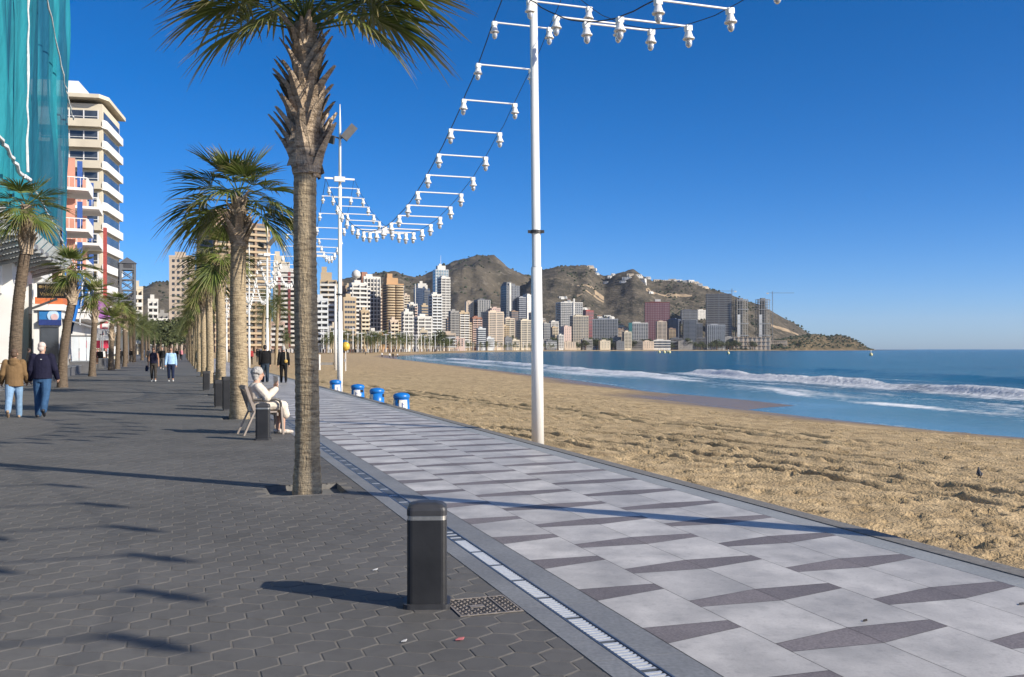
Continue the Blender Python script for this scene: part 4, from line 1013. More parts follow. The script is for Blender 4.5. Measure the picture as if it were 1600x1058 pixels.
for px in (853,858,864,903,922,948,952,978,997,1000,1026,1051,1075,1090,1096,1112,1128,1143,1150,676,680,697,757,792,800,868,884,915,945,958,968,1010,1050,1056,1064,1072,1078,1093,1098,1120,1136,1140,1176,1180,1210,1218,1225,1232,1238,1246,860,905,932,990,1015,1034,1044,1155,1170):
    tree(px,shoreY(px)+tr_r.uniform(40,150),tr_r.uniform(2.2,4.6),'dark rounded tree tucked among the bases of the bay towers','trees among the bay towers')
# the pit round the foreground palm
x,y,_=W(11.36,1.37)
t=thing('tree_pit','sunken square planting pit with bare soil at the foot of the foreground palm','tree pit',(x,y,0),TH)
m=MB(); m.bb(-.42,.42,-.42,.42,-.40,-.22); m.build('soil',soil_m,t)
m=MB(); m.bb(-.46,.46,-.46,-.42,-.3,-.008); m.bb(-.46,.46,.42,.46,-.3,-.008); m.bb(-.46,-.42,-.42,.42,-.3,-.008); m.bb(.42,.46,-.42,.42,-.3,-.008); m.build('edging',kerb_m,t)
for k in range(1,6):
    x,y,_=W(11.36+12.2*k,1.37); t=thing('tree_pit',f'sunken planting pit at the foot of the {"second" if k==1 else ordn[k-2]} palm of the seaside row','tree pit',(x,y,0),TH)
    m=MB(); m.bb(-.42,.42,-.42,.42,-.40,-.12); m.build('soil',soil_m,t); m=MB(); m.bb(-.46,.46,-.46,-.42,-.3,-.008); m.bb(-.46,.46,.42,.46,-.3,-.008); m.bb(-.46,-.42,-.42,.42,-.3,-.008); m.bb(.42,.46,-.42,.42,-.3,-.008); m.build('edging',kerb_m,t)
# ============================================================ LIGHT POLES AND FESTOON GARLANDS
ARM = 8.75
PP = [(6.25,6.9),(.51,19.2),(-7.24,41.2),(-11.9,55.5),(-18.5,74),(-25.5,95),(-33,117),(-40.5,139),(-48,161)]
plab = ['white pole beyond the right edge of the frame carrying the near garland','tall white pole standing in the sand in the middle of the picture','white pole with twin floodlights behind the leftmost blue bin',
 'white pole hidden partly behind the foreground trunk','white pole right of the second palm trunk','thin white pole left of the man in the black jacket','far thin white pole, third beyond the trunk','far thin white pole, fourth beyond the trunk','farthest thin white pole of the beach row']
def pole(i, x, y, base=-.6):
    t = thing('light_pole',plab[i],'light pole',(x,y,base),0,'white light poles along the beach')
    b = -base; lx = -.10 if i==1 else 0
    K = 1.35 if i==0 else 1.0
    mb = MB(); mb.tube([(0,0,0),(lx*.3,0,3.2+b)],[.125*K,.105*K],18); mb.build('base_shaft',pole_paint,t,True)
    mb = MB(); mb.tube([(lx*.3,0,3.2+b),(lx*.3,0,3.215+b),(lx*.9,0,ARM-.3+b)],[.105*K,.088*K,.075*K],18); mb.build('shaft',pole_paint,t,True)
    mb = MB(); mb.tube([(lx*.9,0,ARM-.3+b),(lx,0,ARM+2.2+b),(lx,0,11.9+b)],[.06,.05,.018] if i else [.10,.10,.09],10); mb.build('mast_top',pole_paint,t,True)
    mb = MB(); z=3.9+b; mb.tube([(lx*.4,0,z-.03),(lx*.4,0,z+.03)],[.115,.115],16); mb.box((lx*.4-.13,-.02,z),(.06,.1,.05)); mb.box((lx*.4+.13,-.02,z),(.06,.1,.05)); mb.build('clamp_ring',dark_steel,t)
    e = Vector((CT,ST,0)); z=ARM+b
    mb = MB(); mb.beam(Vector((lx,-.1,z))-e*.63,Vector((lx,-.1,z))+e*.63,.05,.07); mb.build('cross_arm',white_paint,t)
    mb = MB(); mb.beam(Vector((lx,-.1,z-.02))-e*.22,Vector((lx,-.1,z-.02))+e*.22,.16,.20); mb.build('arm_bracket',white_paint,t)
    if i==2 or i==4:
        zz=10.55+b if i==2 else 9.6+b
        for s in (-1,1):
            mb=MB(); mb.beam((0,0,zz-.1),(s*.30,-.12,zz+.0),.05); mb.beam((s*.2,-.25,zz-.22 if s<0 else zz-.15),(s*.62,-.05,zz-.05 if s<0 else zz+.42),.34,.10,up=(0,1,.4)); mb.build('floodlight',dark_steel,t)
    return t
for i,(x,y) in enumerate(PP): pole(i,x,y,-.75 if i<2 else -.7)
lamp_glass = mat('lamp_glass',(.62,.64,.66),.08,.1,6,spec=.8,trans=.45)
mb=MB(); mb.box((0,0,-.035),(.11,.11,.09)); mb.loft([(0,0,-.08,.050,.050),(0,0,-.10,.055,.055),(0,0,-.19,.085,.085),(0,0,-.205,.105,.105),(0,0,-.225,.105,.105),(0,0,-.23,.06,.06)],14); lamp_me=mb.mesh('lamp',white_paint)
mb=MB(); mb.loft([(0,0,-.225,.062,.062),(0,0,-.30,.062,.062),(0,0,-.345,.048,.048),(0,0,-.37,.02,.02)],14); jar_me=mb.mesh('glass_cover',lamp_glass,True)
mb=MB(); mb.box((0,0,-.035),(.14,.14,.09)); mb.loft([(0,0,-.08,.06,.06),(0,0,-.2,.12,.12),(0,0,-.23,.11,.11),(0,0,-.34,.06,.06)],7); lampfar_me=mb.mesh('lamp',white_paint)
mb=MB(); mb.tube([(-.60,0,0),(.60,0,0)],.018,6); rung_me=mb.mesh('rung',white_paint)
def garland(label, A, B, S, n, far=False, zA=ARM, zB=ARM, low=None):
    A=Vector((*A,0)); B=Vector((*B,0)); d=(B-A); L=d.length; d.normalize(); ex=Vector((CT,ST,0))
    t=thing('light_garland',label,'string lights',(A.x,A.y,0),0,'festoon garlands between the poles'); rg=random.Random(len(label))
    lo_=low or L/2
    zz=lambda s: (zA-(S+zA-zB)*(1-((s-lo_)/lo_)**2) if s<lo_ else zB-S*(1-((s-lo_)/(L-lo_))**2)) if low else zA+(zB-zA)*s/L - S*(1-((s-L/2)/(L/2))**2)
    for sg in (-1,1):
        mb=MB(); pts=[]
        for i in range(49):
            s=L*i/48; p=d*s+ex*(sg*.60); pts.append((p.x+rg.uniform(-.012,.012),p.y,zz(s)+.03+rg.uniform(-.012,.012)))
        mb.tube(pts,.011 if sg<0 else .007,5); mb.build('cable',black_cable,t)
    yaw=TH+R(90)
    for i in range(n):
        s=L*(i+.85)/(n+.7); c=d*s; z=zz(s)
        link('rung',rung_me,t,(c.x,c.y,z),TH)
        for sg in (-1,1):
            p=c+ex*(sg*.60)
            l=link('lamp',lampfar_me if far else lamp_me,t,(p.x,p.y,z),TH); l.scale=(.9,.9,.92); l.rotation_euler=(rg.uniform(-.06,.06),rg.uniform(-.06,.06),TH)
            if not far: link('glass_cover',jar_me,l)
    return t
garland('near garland of white lamps sweeping up to the right edge from the middle pole',PP[0],PP[1],2.05,12,low=8.6,zA=ARM+1.6)
garland('long sagging garland between the middle pole and the floodlight pole',PP[1],PP[2],3.45,21)
garland('garland between the floodlight pole and the pole behind the trunk',PP[2],PP[3],3.0,14,zB=9.6)
garland('garland between the pole behind the trunk and the next white pole',PP[3],PP[4],3.2,17,True,zA=9.6)
garland('garland left of the foreground trunk, fifth from the camera',PP[4],PP[5],3.0,18,True)
garland('farther garland left of the foreground trunk, sixth from the camera',PP[5],PP[6],3.0,18,True)
garland('farthest garland over the beach walk',PP[6],PP[7],3.0,18,True)
garland('garland behind the photographer whose lamps shade the near paving',(9.6,-6.2),PP[0],2.3,12)
# ============================================================ STREET FURNITURE, BEACH THINGS
bol_m = mat('bollard_black',(.022,.022,.023),.42,.25,5,bump=.05)
bol_top = mat('bollard_cap',(.036,.036,.038),.5,.2,8)
alu_m = mat('brushed_band',(.50,.48,.44),.30,.12,30,metal=.8)
def rrect(w,d,r,n=5):
    pts=[]
    for cx,cy,a0 in ((w/2-r,d/2-r,0),(-w/2+r,d/2-r,90),(-w/2+r,-d/2+r,180),(w/2-r,-d/2+r,270)):
        for i in range(n): a=R(a0+90*i/(n-1)); pts.append((cx+r*math.cos(a),cy+r*math.sin(a)))
    return pts
def bollard(u,v,rz,label):
    x,y,_=W(u,v); t=thing('bollard',label,'bollard',(x,y,0),rz,'black bollards along the palm row')
    w,d=.245,.20
    m=MB(); m.poly(rrect(w,d,.035),.03,.545); m.build('post',bol_m,t)
    m=MB(); m.poly(rrect(w+.045,d+.045,.045),-.008,.03); m.build('base_flange',bol_top,t)
    m=MB(); m.poly(rrect(w-.006,d-.006,.033),.545,.572); m.build('band',alu_m,t)
    m=MB(); P_=rrect(w+.002,d+.002,.036); n=len(P_)
    rings=[(1,.572),(1,.605),(.96,.622),(.80,.638),(.5,.648)]
    for s,z in rings: m.v+=[(a*s,b*s,z) for a,b in P_]
    for i in range(len(rings)-1):
        for j in range(n): m.f.append((i*n+j,i*n+(j+1)%n,(i+1)*n+(j+1)%n,(i+1)*n+j)); m.m.append(0)
    m.f.append(tuple((len(rings)-1)*n+j for j in range(n))); m.m.append(0); m.build('cap',bol_top,t)
bollard(5.97,1.47,R(3),'nearest black square bollard with a pale band under its cap')
bollard(17.75,1.40,R(10),'black bollard standing in front of the plastic armchair')
bollard(29.9,1.45,TH,'black bollard between the second and third palms of the seaside row')
bollard(42,1.45,TH,'black bollard between the third and fourth palms of the seaside row')
bollard(54.3,1.45,TH,'small far bollard between the fourth and fifth palms of the seaside row')
# dark slabs by the trunks (waste bins)
def wastebin(u,v,label,h=1.0):
    x,y,_=W(u,v); t=thing('waste_bin',label,'bin',(x,y,0),TH,'dark waste bins by the palms')
    m=MB(); m.poly(rrect(.27,.27,.04),.05,h-.1); m.build('body',bol_m,t); m=MB(); m.poly(rrect(.30,.30,.05),h-.1,h); m.build('lid',bol_top,t); m=MB(); m.poly(rrect(.24,.24,.03),-.01,.05); m.build('base',dark_steel,t)
wastebin(26.6,1.2,'dark square bin half hidden behind the second palm trunk',.88)
wastebin(28.2,1.05,'lower dark square bin further behind the second palm trunk',.75)
wastebin(39.6,1.0,'dark square bin behind the third palm trunk',.75)
# slotted drain
drain_m = mat('drain_channel',(.05,.055,.07),.5,.2,8)
slot_m = mat('glint_bar',(.62,.64,.66),.32,.10,40,metal=.35)  # near metal bars coloured bright to stand for the sky's reflection
slotd_m = mat('dark_bar',(.10,.115,.135),.4,.3,12,metal=.4)  # same bars farther off, without the painted reflection; grate frames too
x,y,_=W(0,2.218); t=thing('drain_channel','slotted metal drain running along the edge of the tile walk','drain',(0,0,0),TH)
m=MB(); m.bb(2.150,2.286,-1.5,120,-.06,-.030); m.build('channel',drain_m,t)
m=MB(); m.bb(2.150,2.163,-1.5,120,-.03,.006); m.bb(2.273,2.286,-1.5,120,-.03,.006); m.build('rim',mat('drain_rim',(.09,.11,.15),.35,.2,6,metal=.5),t)
def grate(nb,mats):
    m=MB(); L=.5
    for i in range(nb): m.bb(2.172,2.264,.012+i*(L-.02)/nb,.012+i*(L-.02)/nb+.020,-.012,.003,mats[i%len(mats)])
    m.bb(2.1635,2.2725,-.003,.006,-.02,.0035,1); m.bb(2.1635,2.171,.006,.497,-.02,.002,1); m.bb(2.265,2.2725,.006,.497,-.02,.002,1)
    return m.mesh('grate',[slot_m,slotd_m])
g1=grate(11,[0]); g2=grate(11,[1,1,1,0,1,1,1,1]); g3=grate(11,[1,1,0])
for i in range(90):
    u=2.9+i*.5; link('grate', g1 if u<7.6 else g3 if u<9.4 else g2, t,(0,u,0))
m=MB(); m.bb(2.172,2.264,47.9,120,-.012,.002); m.build('far_grate',slotd_m,t)
# cast iron cover beside the bollard
cover_m = mat('cast_iron',(.060,.054,.048),.6,.3,20,bump=.3,bscale=80)
cover_r = mat('cast_iron_worn',(.22,.19,.16),.5,.3,20)
xc,yc,_=W(5.83,1.79); t=thing('access_cover','cast iron cover with a raised diamond pattern beside the nearest bollard','manhole cover',(xc,yc,0),TH)
m=MB()
for (x0,x1,y0,y1) in ((-.2,.2,-.2,-.188),(-.2,.2,.188,.2),(-.2,-.188,-.188,.188),(.188,.2,-.188,.188),(.09,.10,-.188,.188)): m.bb(x0,x1,y0,y1,.002,.007)
m.build('frame',cover_r,t)
m=MB(); m.bb(-.187,.187,-.187,.187,-.03,.002)
for i in range(13):
    for j in range(13):
        px,py=-.174+i*.029,-.174+j*.029
        if abs(px+.04)<.05 and abs(py)<.03: continue
        if abs(px-.095)<.012: continue
        m.box((px,py,.004),(.026,.006,.005),R(45 if (i+j)%2 else -45),1)
m.build('plate',[cover_m,cover_r],t)
m=MB(); m.bb(-.085,.005,-.025,.025,.002,.006); m.build('name_plate',cover_r,t)
# blue beach bins
bin_blue = mat('bin_blue',(.010,.155,.50),.35,.12,3)
poster_m = mat('poster_white',(.70,.70,.68),.6,.05,8); ink_m = mat('poster_ink',(.10,.14,.30),.6); dark_in = mat('bin_hole',(.01,.01,.015),.9)
blabs=['nearest blue beach bin, rightmost of the four along the kerb','second blue beach bin from the right, its opening facing right','third blue beach bin from the right, poster facing the camera','leftmost blue beach bin, in front of the floodlight pole']
for i,(u,rot,pos) in enumerate([(27.8,R(-55),(R(20),R(-75))),(31.5,R(25),(R(-55),)),(35.1,R(-20),(R(0),)),(40.4,R(-25),(R(35),R(-60)))]):
    x,y,_=W(u,6.08); z=-.42; H_=.79
    t=thing('beach_bin',blabs[i],'bin',(x,y,z),0,'blue beach bins along the kerb')
    m=MB(); m.lathe([(.255,0),(.262,.03),(.240,.30),(.218,.60)],n=28); m.build('body',bin_blue,t,True)
    m=MB(); m.lathe([(.222,.60),(.240,.61),(.244,.66),(.232,.70),(.19,.735),(.11,.755),(.02,.765)],n=28); m.lathe([(.20,.58),(.20,.61)],n=28); m.build('lid',bin_blue,t,True)
    def patch(a,wd,z0,z1,r0,r1,name,mm):
        m=MB(); n=6
        for k in range(n+1):
            aa=a-wd/2+wd*k/n-PI/2
            m.v+=[(r0*math.cos(aa),r0*math.sin(aa),z0),(r1*math.cos(aa),r1*math.sin(aa),z1)]
        for k in range(n): m.f.append((2*k,2*k+2,2*k+3,2*k+1)); m.m.append(0)
        return m.build(name,mm,t)
    for a in pos:
        patch(a,R(62),.16,.56,.258,.226,'poster',poster_m)
        patch(a-.12,R(8),.32,.48,.2475,.236,'lettering',ink_m); patch(a+.05,R(26),.33,.345,.247,.246,'lettering',ink_m); patch(a+.08,R(9),.20,.23,.256,.2545,'lettering',ink_m); patch(a-.02,R(18),.42,.435,.241,.240,'lettering',ink_m)
    patch(rot+R(60),R(52),.47,.57,.232,.2245,'opening',dark_in)
# armchair of the seated woman
resin = mat('brown_resin',(.27,.225,.19),.45,.1,6); resin_d = mat('dark_resin',(.05,.045,.042),.5,.1,6)
CH_X,CH_Y,_=W(19.0,1.50); CH_R=TH+R(-90)+R(10)     # local +Y faces the sea
t=thing('armchair','brown plastic garden armchair carrying the seated woman','chair',(CH_X,CH_Y,0),CH_R)
m=MB(); m.poly(rrect(.46,.46,.06),.41,.44); m.bb(-.23,.23,.20,.235,.35,.41); m.build('seat',resin,t)
m=MB()
for k in range(5): m.beam((-.18+k*.09,-.225,.46),(-.17+k*.085,-.36,.87),.062,.018,up=(0,1,0))
m.beam((-.22,-.37,.89),(.22,-.37,.89),.03,.075); m.beam((-.22,-.24,.50),(.22,-.24,.50),.02,.06)
for s in (-1,1): m.beam((s*.225,-.20,.42),(s*.215,-.375,.91),.035,.05)
m.build('backrest',resin,t)
for s in (-1,1):
    m=MB(); m.tube([(s*.255,-.24,.66),(s*.265,-.05,.665),(s*.265,.17,.665),(s*.265,.235,.645),(s*.262,.265,.59),(s*.26,.275,.50)],[.022,.026,.028,.027,.024,.022],8,sq=.7); m.build('armrest',resin_d if s<0 else resin_d,t)
    m=MB(); m.beam((s*.26,.275,.52),(s*.255,.31,0),.045,.035); m.build('leg',resin,t)
    m=MB(); m.beam((s*.225,-.21,.45),(s*.245,-.42,0),.055,.03); m.build('leg',resin,t)
# beach mast with frame, ball sign, buoys, pigeon
def beach_z_at(px,Y):
    X=np.array([at(px,Y)[0]]); return sand_z(float(X[0]),Y)
zb=beach_z_at(512,100)
t=thing('beach_shower_frame','white mast with a low railed frame on the sand left of the floodlight pole','beach frame',(at(524,100)[0],100,zb),0)
m=MB(); m.tube([(0,0,0),(0,0,8.6)],[.16,.10],10); m.build('mast',white_paint,t,True)
m=MB(); m.tube([(-1.62,0,0),(-1.62,0,1.6)],.10,8); m.build('post',white_paint,t)
m=MB(); m.beam((-1.6,0,.62),(0,0,.62),.07,.12); m.beam((-1.6,0,.75),(0,0,.75),.05,.05); m.build('rail',grey_steel,t)
t=thing('ball_sign','yellow ball sign with a blue disc on a thin white post in the sand','beach sign',(at(540,96)[0],96,beach_z_at(540,96)),R(-20))
m=MB(); m.tube([(0,0,0),(0,0,2.0)],[.05,.045],8); m.build('post',white_paint,t)
m=MB(); m.ball((.06,-.1,2.42),(.42,.40,.45),18); m.build('ball',mat('yellow_plastic',(.65,.43,.06),.4),t,True)
m=MB(); m.tube([(-.32,.12,2.5),(-.32,.20,2.5)],[.55,.55],20); m.build('disc',mat('sign_blue',(.05,.26,.55),.4),t)
m=MB(); m.box((-.02,-.06,1.05),(.20,.05,.3)); m.build('plate',white_paint,t)
buoy_y=mat('buoy_yellow',(.62,.55,.28),.4); 
def buoy(px,py,s,label):
    Y=F*(HC-SEA_Z)/(py-545.5); x=at(px,Y)[0]; t=thing('buoy',label,'buoy',(x,Y,SEA_Z-.1),0,'yellow buoys on the bay')
    m=MB(); m.lathe([(.2*s,-.2*s),(.5*s,0),(.6*s,.35*s),(.45*s,.75*s),(.15*s,1.0*s)],n=12); m.build('float',buoy_y,t,True); m=MB(); m.tube([(0,0,1.0*s),(0,0,1.6*s)],.08*s,6); m.ball((0,0,1.6*s),.16*s,8); m.build('marker',white_paint,t)
buoy(1361,555.6,1.6,'yellow buoy farthest right, below the tip of the headland'); buoy(1138,553,1.9,'pale buoy left of the headland rocks')
for i,px in enumerate((1030,1038,1043.5,1046)): buoy(px,551.5+.3*(i%2),2.3,['leftmost','second','third','rightmost'][i]+' of the four little buoys off the maroon tower')
# pigeon on the sand
Yp=F*(HC+.75)/(746-545.5); xp=at(1530,Yp)[0]; 

pg_d=mat('pigeon_slate',(.035,.036,.042),.6,.3,30); pg_w=mat('pigeon_wing',(.085,.09,.10),.6,.3,30)

# scraps lying on the paving
for px,py,c,s_,lab in [(718,1001,(.55,.16,.16),.022,'small pink scrap of litter on the dark pavers near the iron cover'),(631,1004,(.62,.60,.56),.014,'tiny white scrap on the pavers in front of the bollard'),(586,892,(.66,.65,.62),.016,'tiny white scrap on the pavers left of the bollard'),(1351,972,(.06,.05,.04),.014,'dark leaf scrap on the pale tiles'),(1595,946,(.10,.09,.09),.018,'dark blot of litter on the pale tiles at the right')]:
    Yl=F*HC/(py-545.5); xl,yl,_=at(px,Yl); m=MB(); m.add([(-s_,-s_*.7,0),(s_*.9,-s_*.8,.003),(s_*1.2,s_*.5,.008),(-.2*s_,s_*.9,.002),(-s_,-s_*.7,.004),(s_*.9,-s_*.8,.007),(s_*1.2,s_*.5,.012),(-.2*s_,s_*.9,.006)],[(3,2,1,0),(4,5,6,7),(0,1,5,4),(1,2,6,5),(2,3,7,6),(3,0,4,7)])
    o=m.build('litter_scrap',mat('litter_'+str(px),c,.8),None,loc=(xl,yl,.006)); tag(o,lab,'litter','scraps of litter on the paving')
# ============================================================ PEOPLE AND THE PIGEON
def fuse(mb, name, m, voxel, smooth=3, parent=None, loc=None):
    me = mb.mesh(name, m); o = bpy.data.objects.new(name+'_src', me); COL.objects.link(o)
    r = o.modifiers.new('r','REMESH'); r.mode='VOXEL'; r.voxel_size=voxel
    s = o.modifiers.new('s','SMOOTH'); s.iterations=smooth; s.factor=.5
    dg = bpy.context.evaluated_depsgraph_get(); ev = o.evaluated_get(dg)
    out = bpy.data.meshes.new_from_object(ev, depsgraph=dg); out.name=name
    bpy.data.objects.remove(o); bpy.data.meshes.remove(me)
    if not out.materials: out.materials.append(m)
    out.polygons.foreach_set('use_smooth',[True]*len(out.polygons))
    return link(name,out,parent,loc)
def limb(mb, pts, rad, n=10, sq=1.0):
    mb.tube(pts,rad,n,sq=sq)
    for p,r in zip(pts,rad): mb.ball(p,r*.99,10)
skin_m = mat('skin',(.50,.29,.20),.55,.08,6); skin2_m = mat('skin_tanned',(.40,.21,.13),.55,.08,6)
hairs = {'pale':mat('hair_pale',(.60,.49,.43),.7,.1,40),'grey':mat('hair_grey',(.42,.40,.37),.8,.25,40,bump=.5),'dark':mat('hair_dark',(.025,.018,.014),.6,.3,40),'brown':mat('hair_brown',(.10,.062,.04),.7,.3,40),'white':mat('hair_white',(.60,.58,.54),.8,.2,35,bump=.5),'red':mat('hair_auburn',(.10,.045,.03),.6,.3,40)}
def cloth(name,c,bump=.35,sc=9): return mat('cloth_'+name,c,.85,.14,sc,bump=bump,bscale=22,spec=.2)
C = dict(brown=cloth('brown_coat',(.185,.115,.055)),navy=cloth('navy',(.012,.012,.030)),jean_l=cloth('light_jeans',(.20,.32,.47)),jean=cloth('blue_jeans',(.035,.085,.17)),black=cloth('black',(.010,.010,.011)),
         jeand=cloth('dark_jeans',(.03,.045,.065)),sky=cloth('sky_jacket',(.33,.50,.74)),navyt=cloth('navy_trousers',(.014,.022,.055)),khaki=cloth('dark_khaki',(.055,.048,.042)),cream=cloth('cream_robe',(.66,.58,.48)),
         pink=cloth('pink_shirt',(.55,.22,.25)),white=cloth('white_shirt',(.62,.60,.58)),greyc=cloth('grey_coat',(.10,.10,.10)),red=cloth('red_coat',(.30,.04,.04)))
shoe_w = mat('shoe_white',(.62,.62,.60),.6); shoe_t = mat('shoe_tan',(.36,.25,.16),.6); shoe_d = mat('shoe_dark',(.03,.03,.035),.5)
black_pl = mat('black_lens',(.01,.01,.01),.2)
def hand(mb, w, d, side, pal):           # palm, four fingers and a thumb, slightly curled
    w=Vector(w); d=Vector(d).normalized(); s=Vector(side).normalized(); p=Vector(pal).normalized()
    k=w+d*.085
    mb.tube([w,w+d*.04,k],[.024,.034,.036],10,sq=.55); mb.ball(k,(.030,.030,.022),8)
    for i,(o,l) in enumerate(((-.027,.066),(-.009,.076),(.010,.070),(.028,.055))):
        b=k+s*o*.95; m1=b+d*l*.5+p*.008; e=b+d*l*.82+p*(.028+.004*i)
        mb.tube([b-d*.012,b+d*l*.25,m1,e],[.0100,.0098,.0092,.0075],7); mb.ball(e,.0075,6)
    b=w+d*.03-s*.026; e1=b-s*.028+d*.030+p*.012; e2=e1-s*.006+d*.028+p*.012
    mb.tube([b,e1,e2],[.014,.012,.009],7); mb.ball(e2,.009,6)
def head(mb, c, yaw=0, tilt=0, s=1.0):   # skull, jaw, nose, ears, brow, lips; looks along local +Y
    c=Vector(c); q=Matrix.Rotation(yaw,3,'Z')@Matrix.Rotation(tilt,3,'X')
    P=lambda x,y,z: c+q@Vector((x*s,y*s,z*s))
    mb.ball(P(0,-.008,.025),(.077*s,.093*s,.088*s),16); mb.ball(P(0,.022,-.045),(.058*s,.064*s,.066*s),12); mb.ball(P(0,.060,-.090),(.026*s,.022*s,.02*s),8)
    mb.tube([P(0,.082,.012),P(0,.104,-.028)],[.010*s,.017*s],7); mb.ball(P(0,.100,-.028),.014*s,7); mb.tube([P(-.022,.078,-.062),P(.022,.078,-.062)],[.010*s,.010*s],6)
    mb.tube([P(-.04,.078,.024),P(.04,.078,.024)],[.012*s,.012*s],6)
    for sg in (-1,1): mb.ball(P(sg*.078,-.01,-.012),(.012*s,.02*s,.03*s),7)
    return P
def person(label, loc, yaw, H=1.70, legs=((.30,.15),(-.35,.45)), arms=((-.25,.35,.12),(.3,.35,.12)), top='navy', bot='jean', shoes=None, hair='grey', hair_len=0, skin=None, coat=.86, hood=False, sleeve=1.0, bald=False,
           shorts=0.0, far=False, bulk=1.0, shades=False, head_yaw=0, face=False, group=None, lean=0.0):
    t = thing('person',label,'person',loc,yaw,group); S=H/1.72; sk = skin or skin_m; vx=.020 if far else .0095
    Z=lambda x,y,z: (x*S,y*S,z*S)
    hipz=.90
    # legs
    J=[]
    for sg,(a,b) in zip((-1,1),legs):
        hp=Vector((sg*.085,0,hipz)); kn=hp+Vector((sg*.012,math.sin(a)*.42,-math.cos(a)*.42)); c=a-b; an=kn+Vector((0,math.sin(c)*.41,-math.cos(c)*.41)); J.append([hp,kn,an,c])
    low=min(j[2].z for j in J)-.075
    dz=-low
    for j in J:
        for q in range(3): j[q]=j[q]+Vector((0,0,dz))
    hz=hipz+dz
    V_=lambda p:(p.x*S,p.y*S,p.z*S)
    ly=lean
    sh=Vector((0,ly*.5,hz+.50)); nk=Vector((0,ly*.55,hz+.555)); hd=Vector((0,ly*.7+.015,hz+.70))
    body=MB()
    limb(body,[V_(nk+Vector((0,-.01,-.08))),V_(nk+Vector((0,0,.03))),V_(hd+Vector((0,-.005,-.04)))],[.062*S,.052*S,.052*S])
    P=head(body,V_(hd),head_yaw,0,S*1.03)
    body.loft([Z(0,0,hz-.03)+(.12*S,.085*S),Z(0,ly*.2,hz+.15)+(.125*S,.09*S),Z(0,ly*.4,hz+.38)+(.145*S,.095*S),Z(0,ly*.5,hz+.50)+(.12*S,.07*S)],14)
    for hp,kn,an,c in J:
        limb(body,[V_(hp),V_((hp+kn)/2),V_(kn),V_(kn*.6+an*.4),V_(an)],[.075*S,.068*S,.050*S,.050*S,.036*S])
        f=Vector((0,math.cos(c)*.5+.5,math.sin(c)*.9)).normalized() if c<0 else Vector((0,1,0))
        limb(body,[V_(an+Vector((0,0,-.03))),V_(an+f*.10+Vector((0,0,-.045)))],[.034*S,.026*S],sq=1)
    AJ=[]
    for sg,(c,e,ab) in zip((-1,1),arms):
        s0=Vector((sg*.175*(.9+.1*bulk),ly*.5,hz+.475)); el=s0+Vector((sg*math.sin(ab)*.29,math.sin(c)*.29*math.cos(ab),-math.cos(c)*.29*math.cos(ab)))
        c2=c+e; wr=el+Vector((sg*math.sin(ab*.4)*.25,math.sin(c2)*.25,-math.cos(c2)*.25)); AJ.append((s0,el,wr))
        limb(body,[V_(s0),V_(el),V_(wr)],[.046*S,.038*S,.026*S])
        dd=(wr-el).normalized()
        if far: body.ball(V_(wr+dd*.07),(.03*S,.035*S,.06*S),8)
        else:
            hb=MB(); hand(hb,(0,0,0),dd,Vector((0,1,0)).cross(dd).cross(dd)*-sg if abs(dd.y)<.9 else (sg,0,0),(-sg,0,0)); o=V_(wr)
            body.add([(x*S+o[0],y*S+o[1],z*S+o[2]) for x,y,z in hb.v],hb.f)
    fuse(body,'body',sk,vx*.85,2,t)
    # trousers
    m=MB(); m.loft([Z(0,0,hz-.10)+(.145*S*bulk,.105*S*bulk),Z(0,0,hz)+(.16*S*bulk,.122*S*bulk),Z(0,0,hz+.12)+(.15*S*bulk,.112*S*bulk)],14)
    for hp,kn,an,c in J:
        if shorts: e=kn*(shorts)+an*(1-shorts)
        else: e=an+Vector((0,0,-.01))
        limb(m,[V_(hp),V_((hp+kn)/2),V_(kn),V_((kn+e)/2),V_(e)],[.098*S*bulk,.088*S*bulk,.070*S*bulk,.066*S*bulk,.060*S*bulk])
    fuse(m,'trousers',C[bot],vx*1.2,2,t)
    # jacket or top
    m=MB(); hem=hz+.5-(coat*.62 if coat else .5); w=bulk
    m.loft([Z(0,0,hem)+(.178*S*w,.138*S*w),Z(0,ly*.1,hz+.10)+(.170*S*w,.130*S*w),Z(0,ly*.3,hz+.28)+(.178*S*w,.130*S*w),Z(0,ly*.45,hz+.42)+(.185*S*w,.118*S*w),Z(0,ly*.5,hz+.50)+(.140*S*w,.09*S*w),Z(0,ly*.52,hz+.56)+(.075*S,.072*S)],18)
    if sleeve>0:
        for s0,el,wr in AJ:
            e=wr if sleeve>=1 else s0*(1-sleeve)+el*sleeve
            pts=[V_(s0),V_((s0+el)/2),V_(el),V_(wr)] if sleeve>=1 else [V_(s0),V_(e)]
            limb(m,pts,([.078*S*w,.070*S*w,.062*S*w,.048*S*w] if sleeve>=1 else [.07*S,.062*S]))
    if hood: m.ball(Z(0,-.085+ly,hz+.53),(.125*S,.085*S,.07*S),12); m.ball(Z(0,-.11+ly,hz+.47),(.11*S,.06*S,.08*S),12)
    fuse(m,'jacket' if sleeve>=1 else 'vest',C[top],vx*1.2,2,t)
    # shoes
    for hp,kn,an,c in J:
        m=MB(); lift=max(0,-c-.12); f=Vector((0,math.cos(lift*1.1),-math.sin(lift*1.1))); u_=Vector((0,math.sin(lift*1.1),math.cos(lift*1.1)))
        b0=an-u_*.045-f*.05
        limb(m,[V_(b0),V_(an-u_*.045+f*.06),V_(an-u_*.052+f*.155)],[.038*S,.042*S,.032*S],sq=.85); m.ball(V_(an-u_*.01-f*.01),(.042*S,.05*S,.045*S),8)
        fuse(m,'shoe',shoes or shoe_d,vx*.9,1,t)
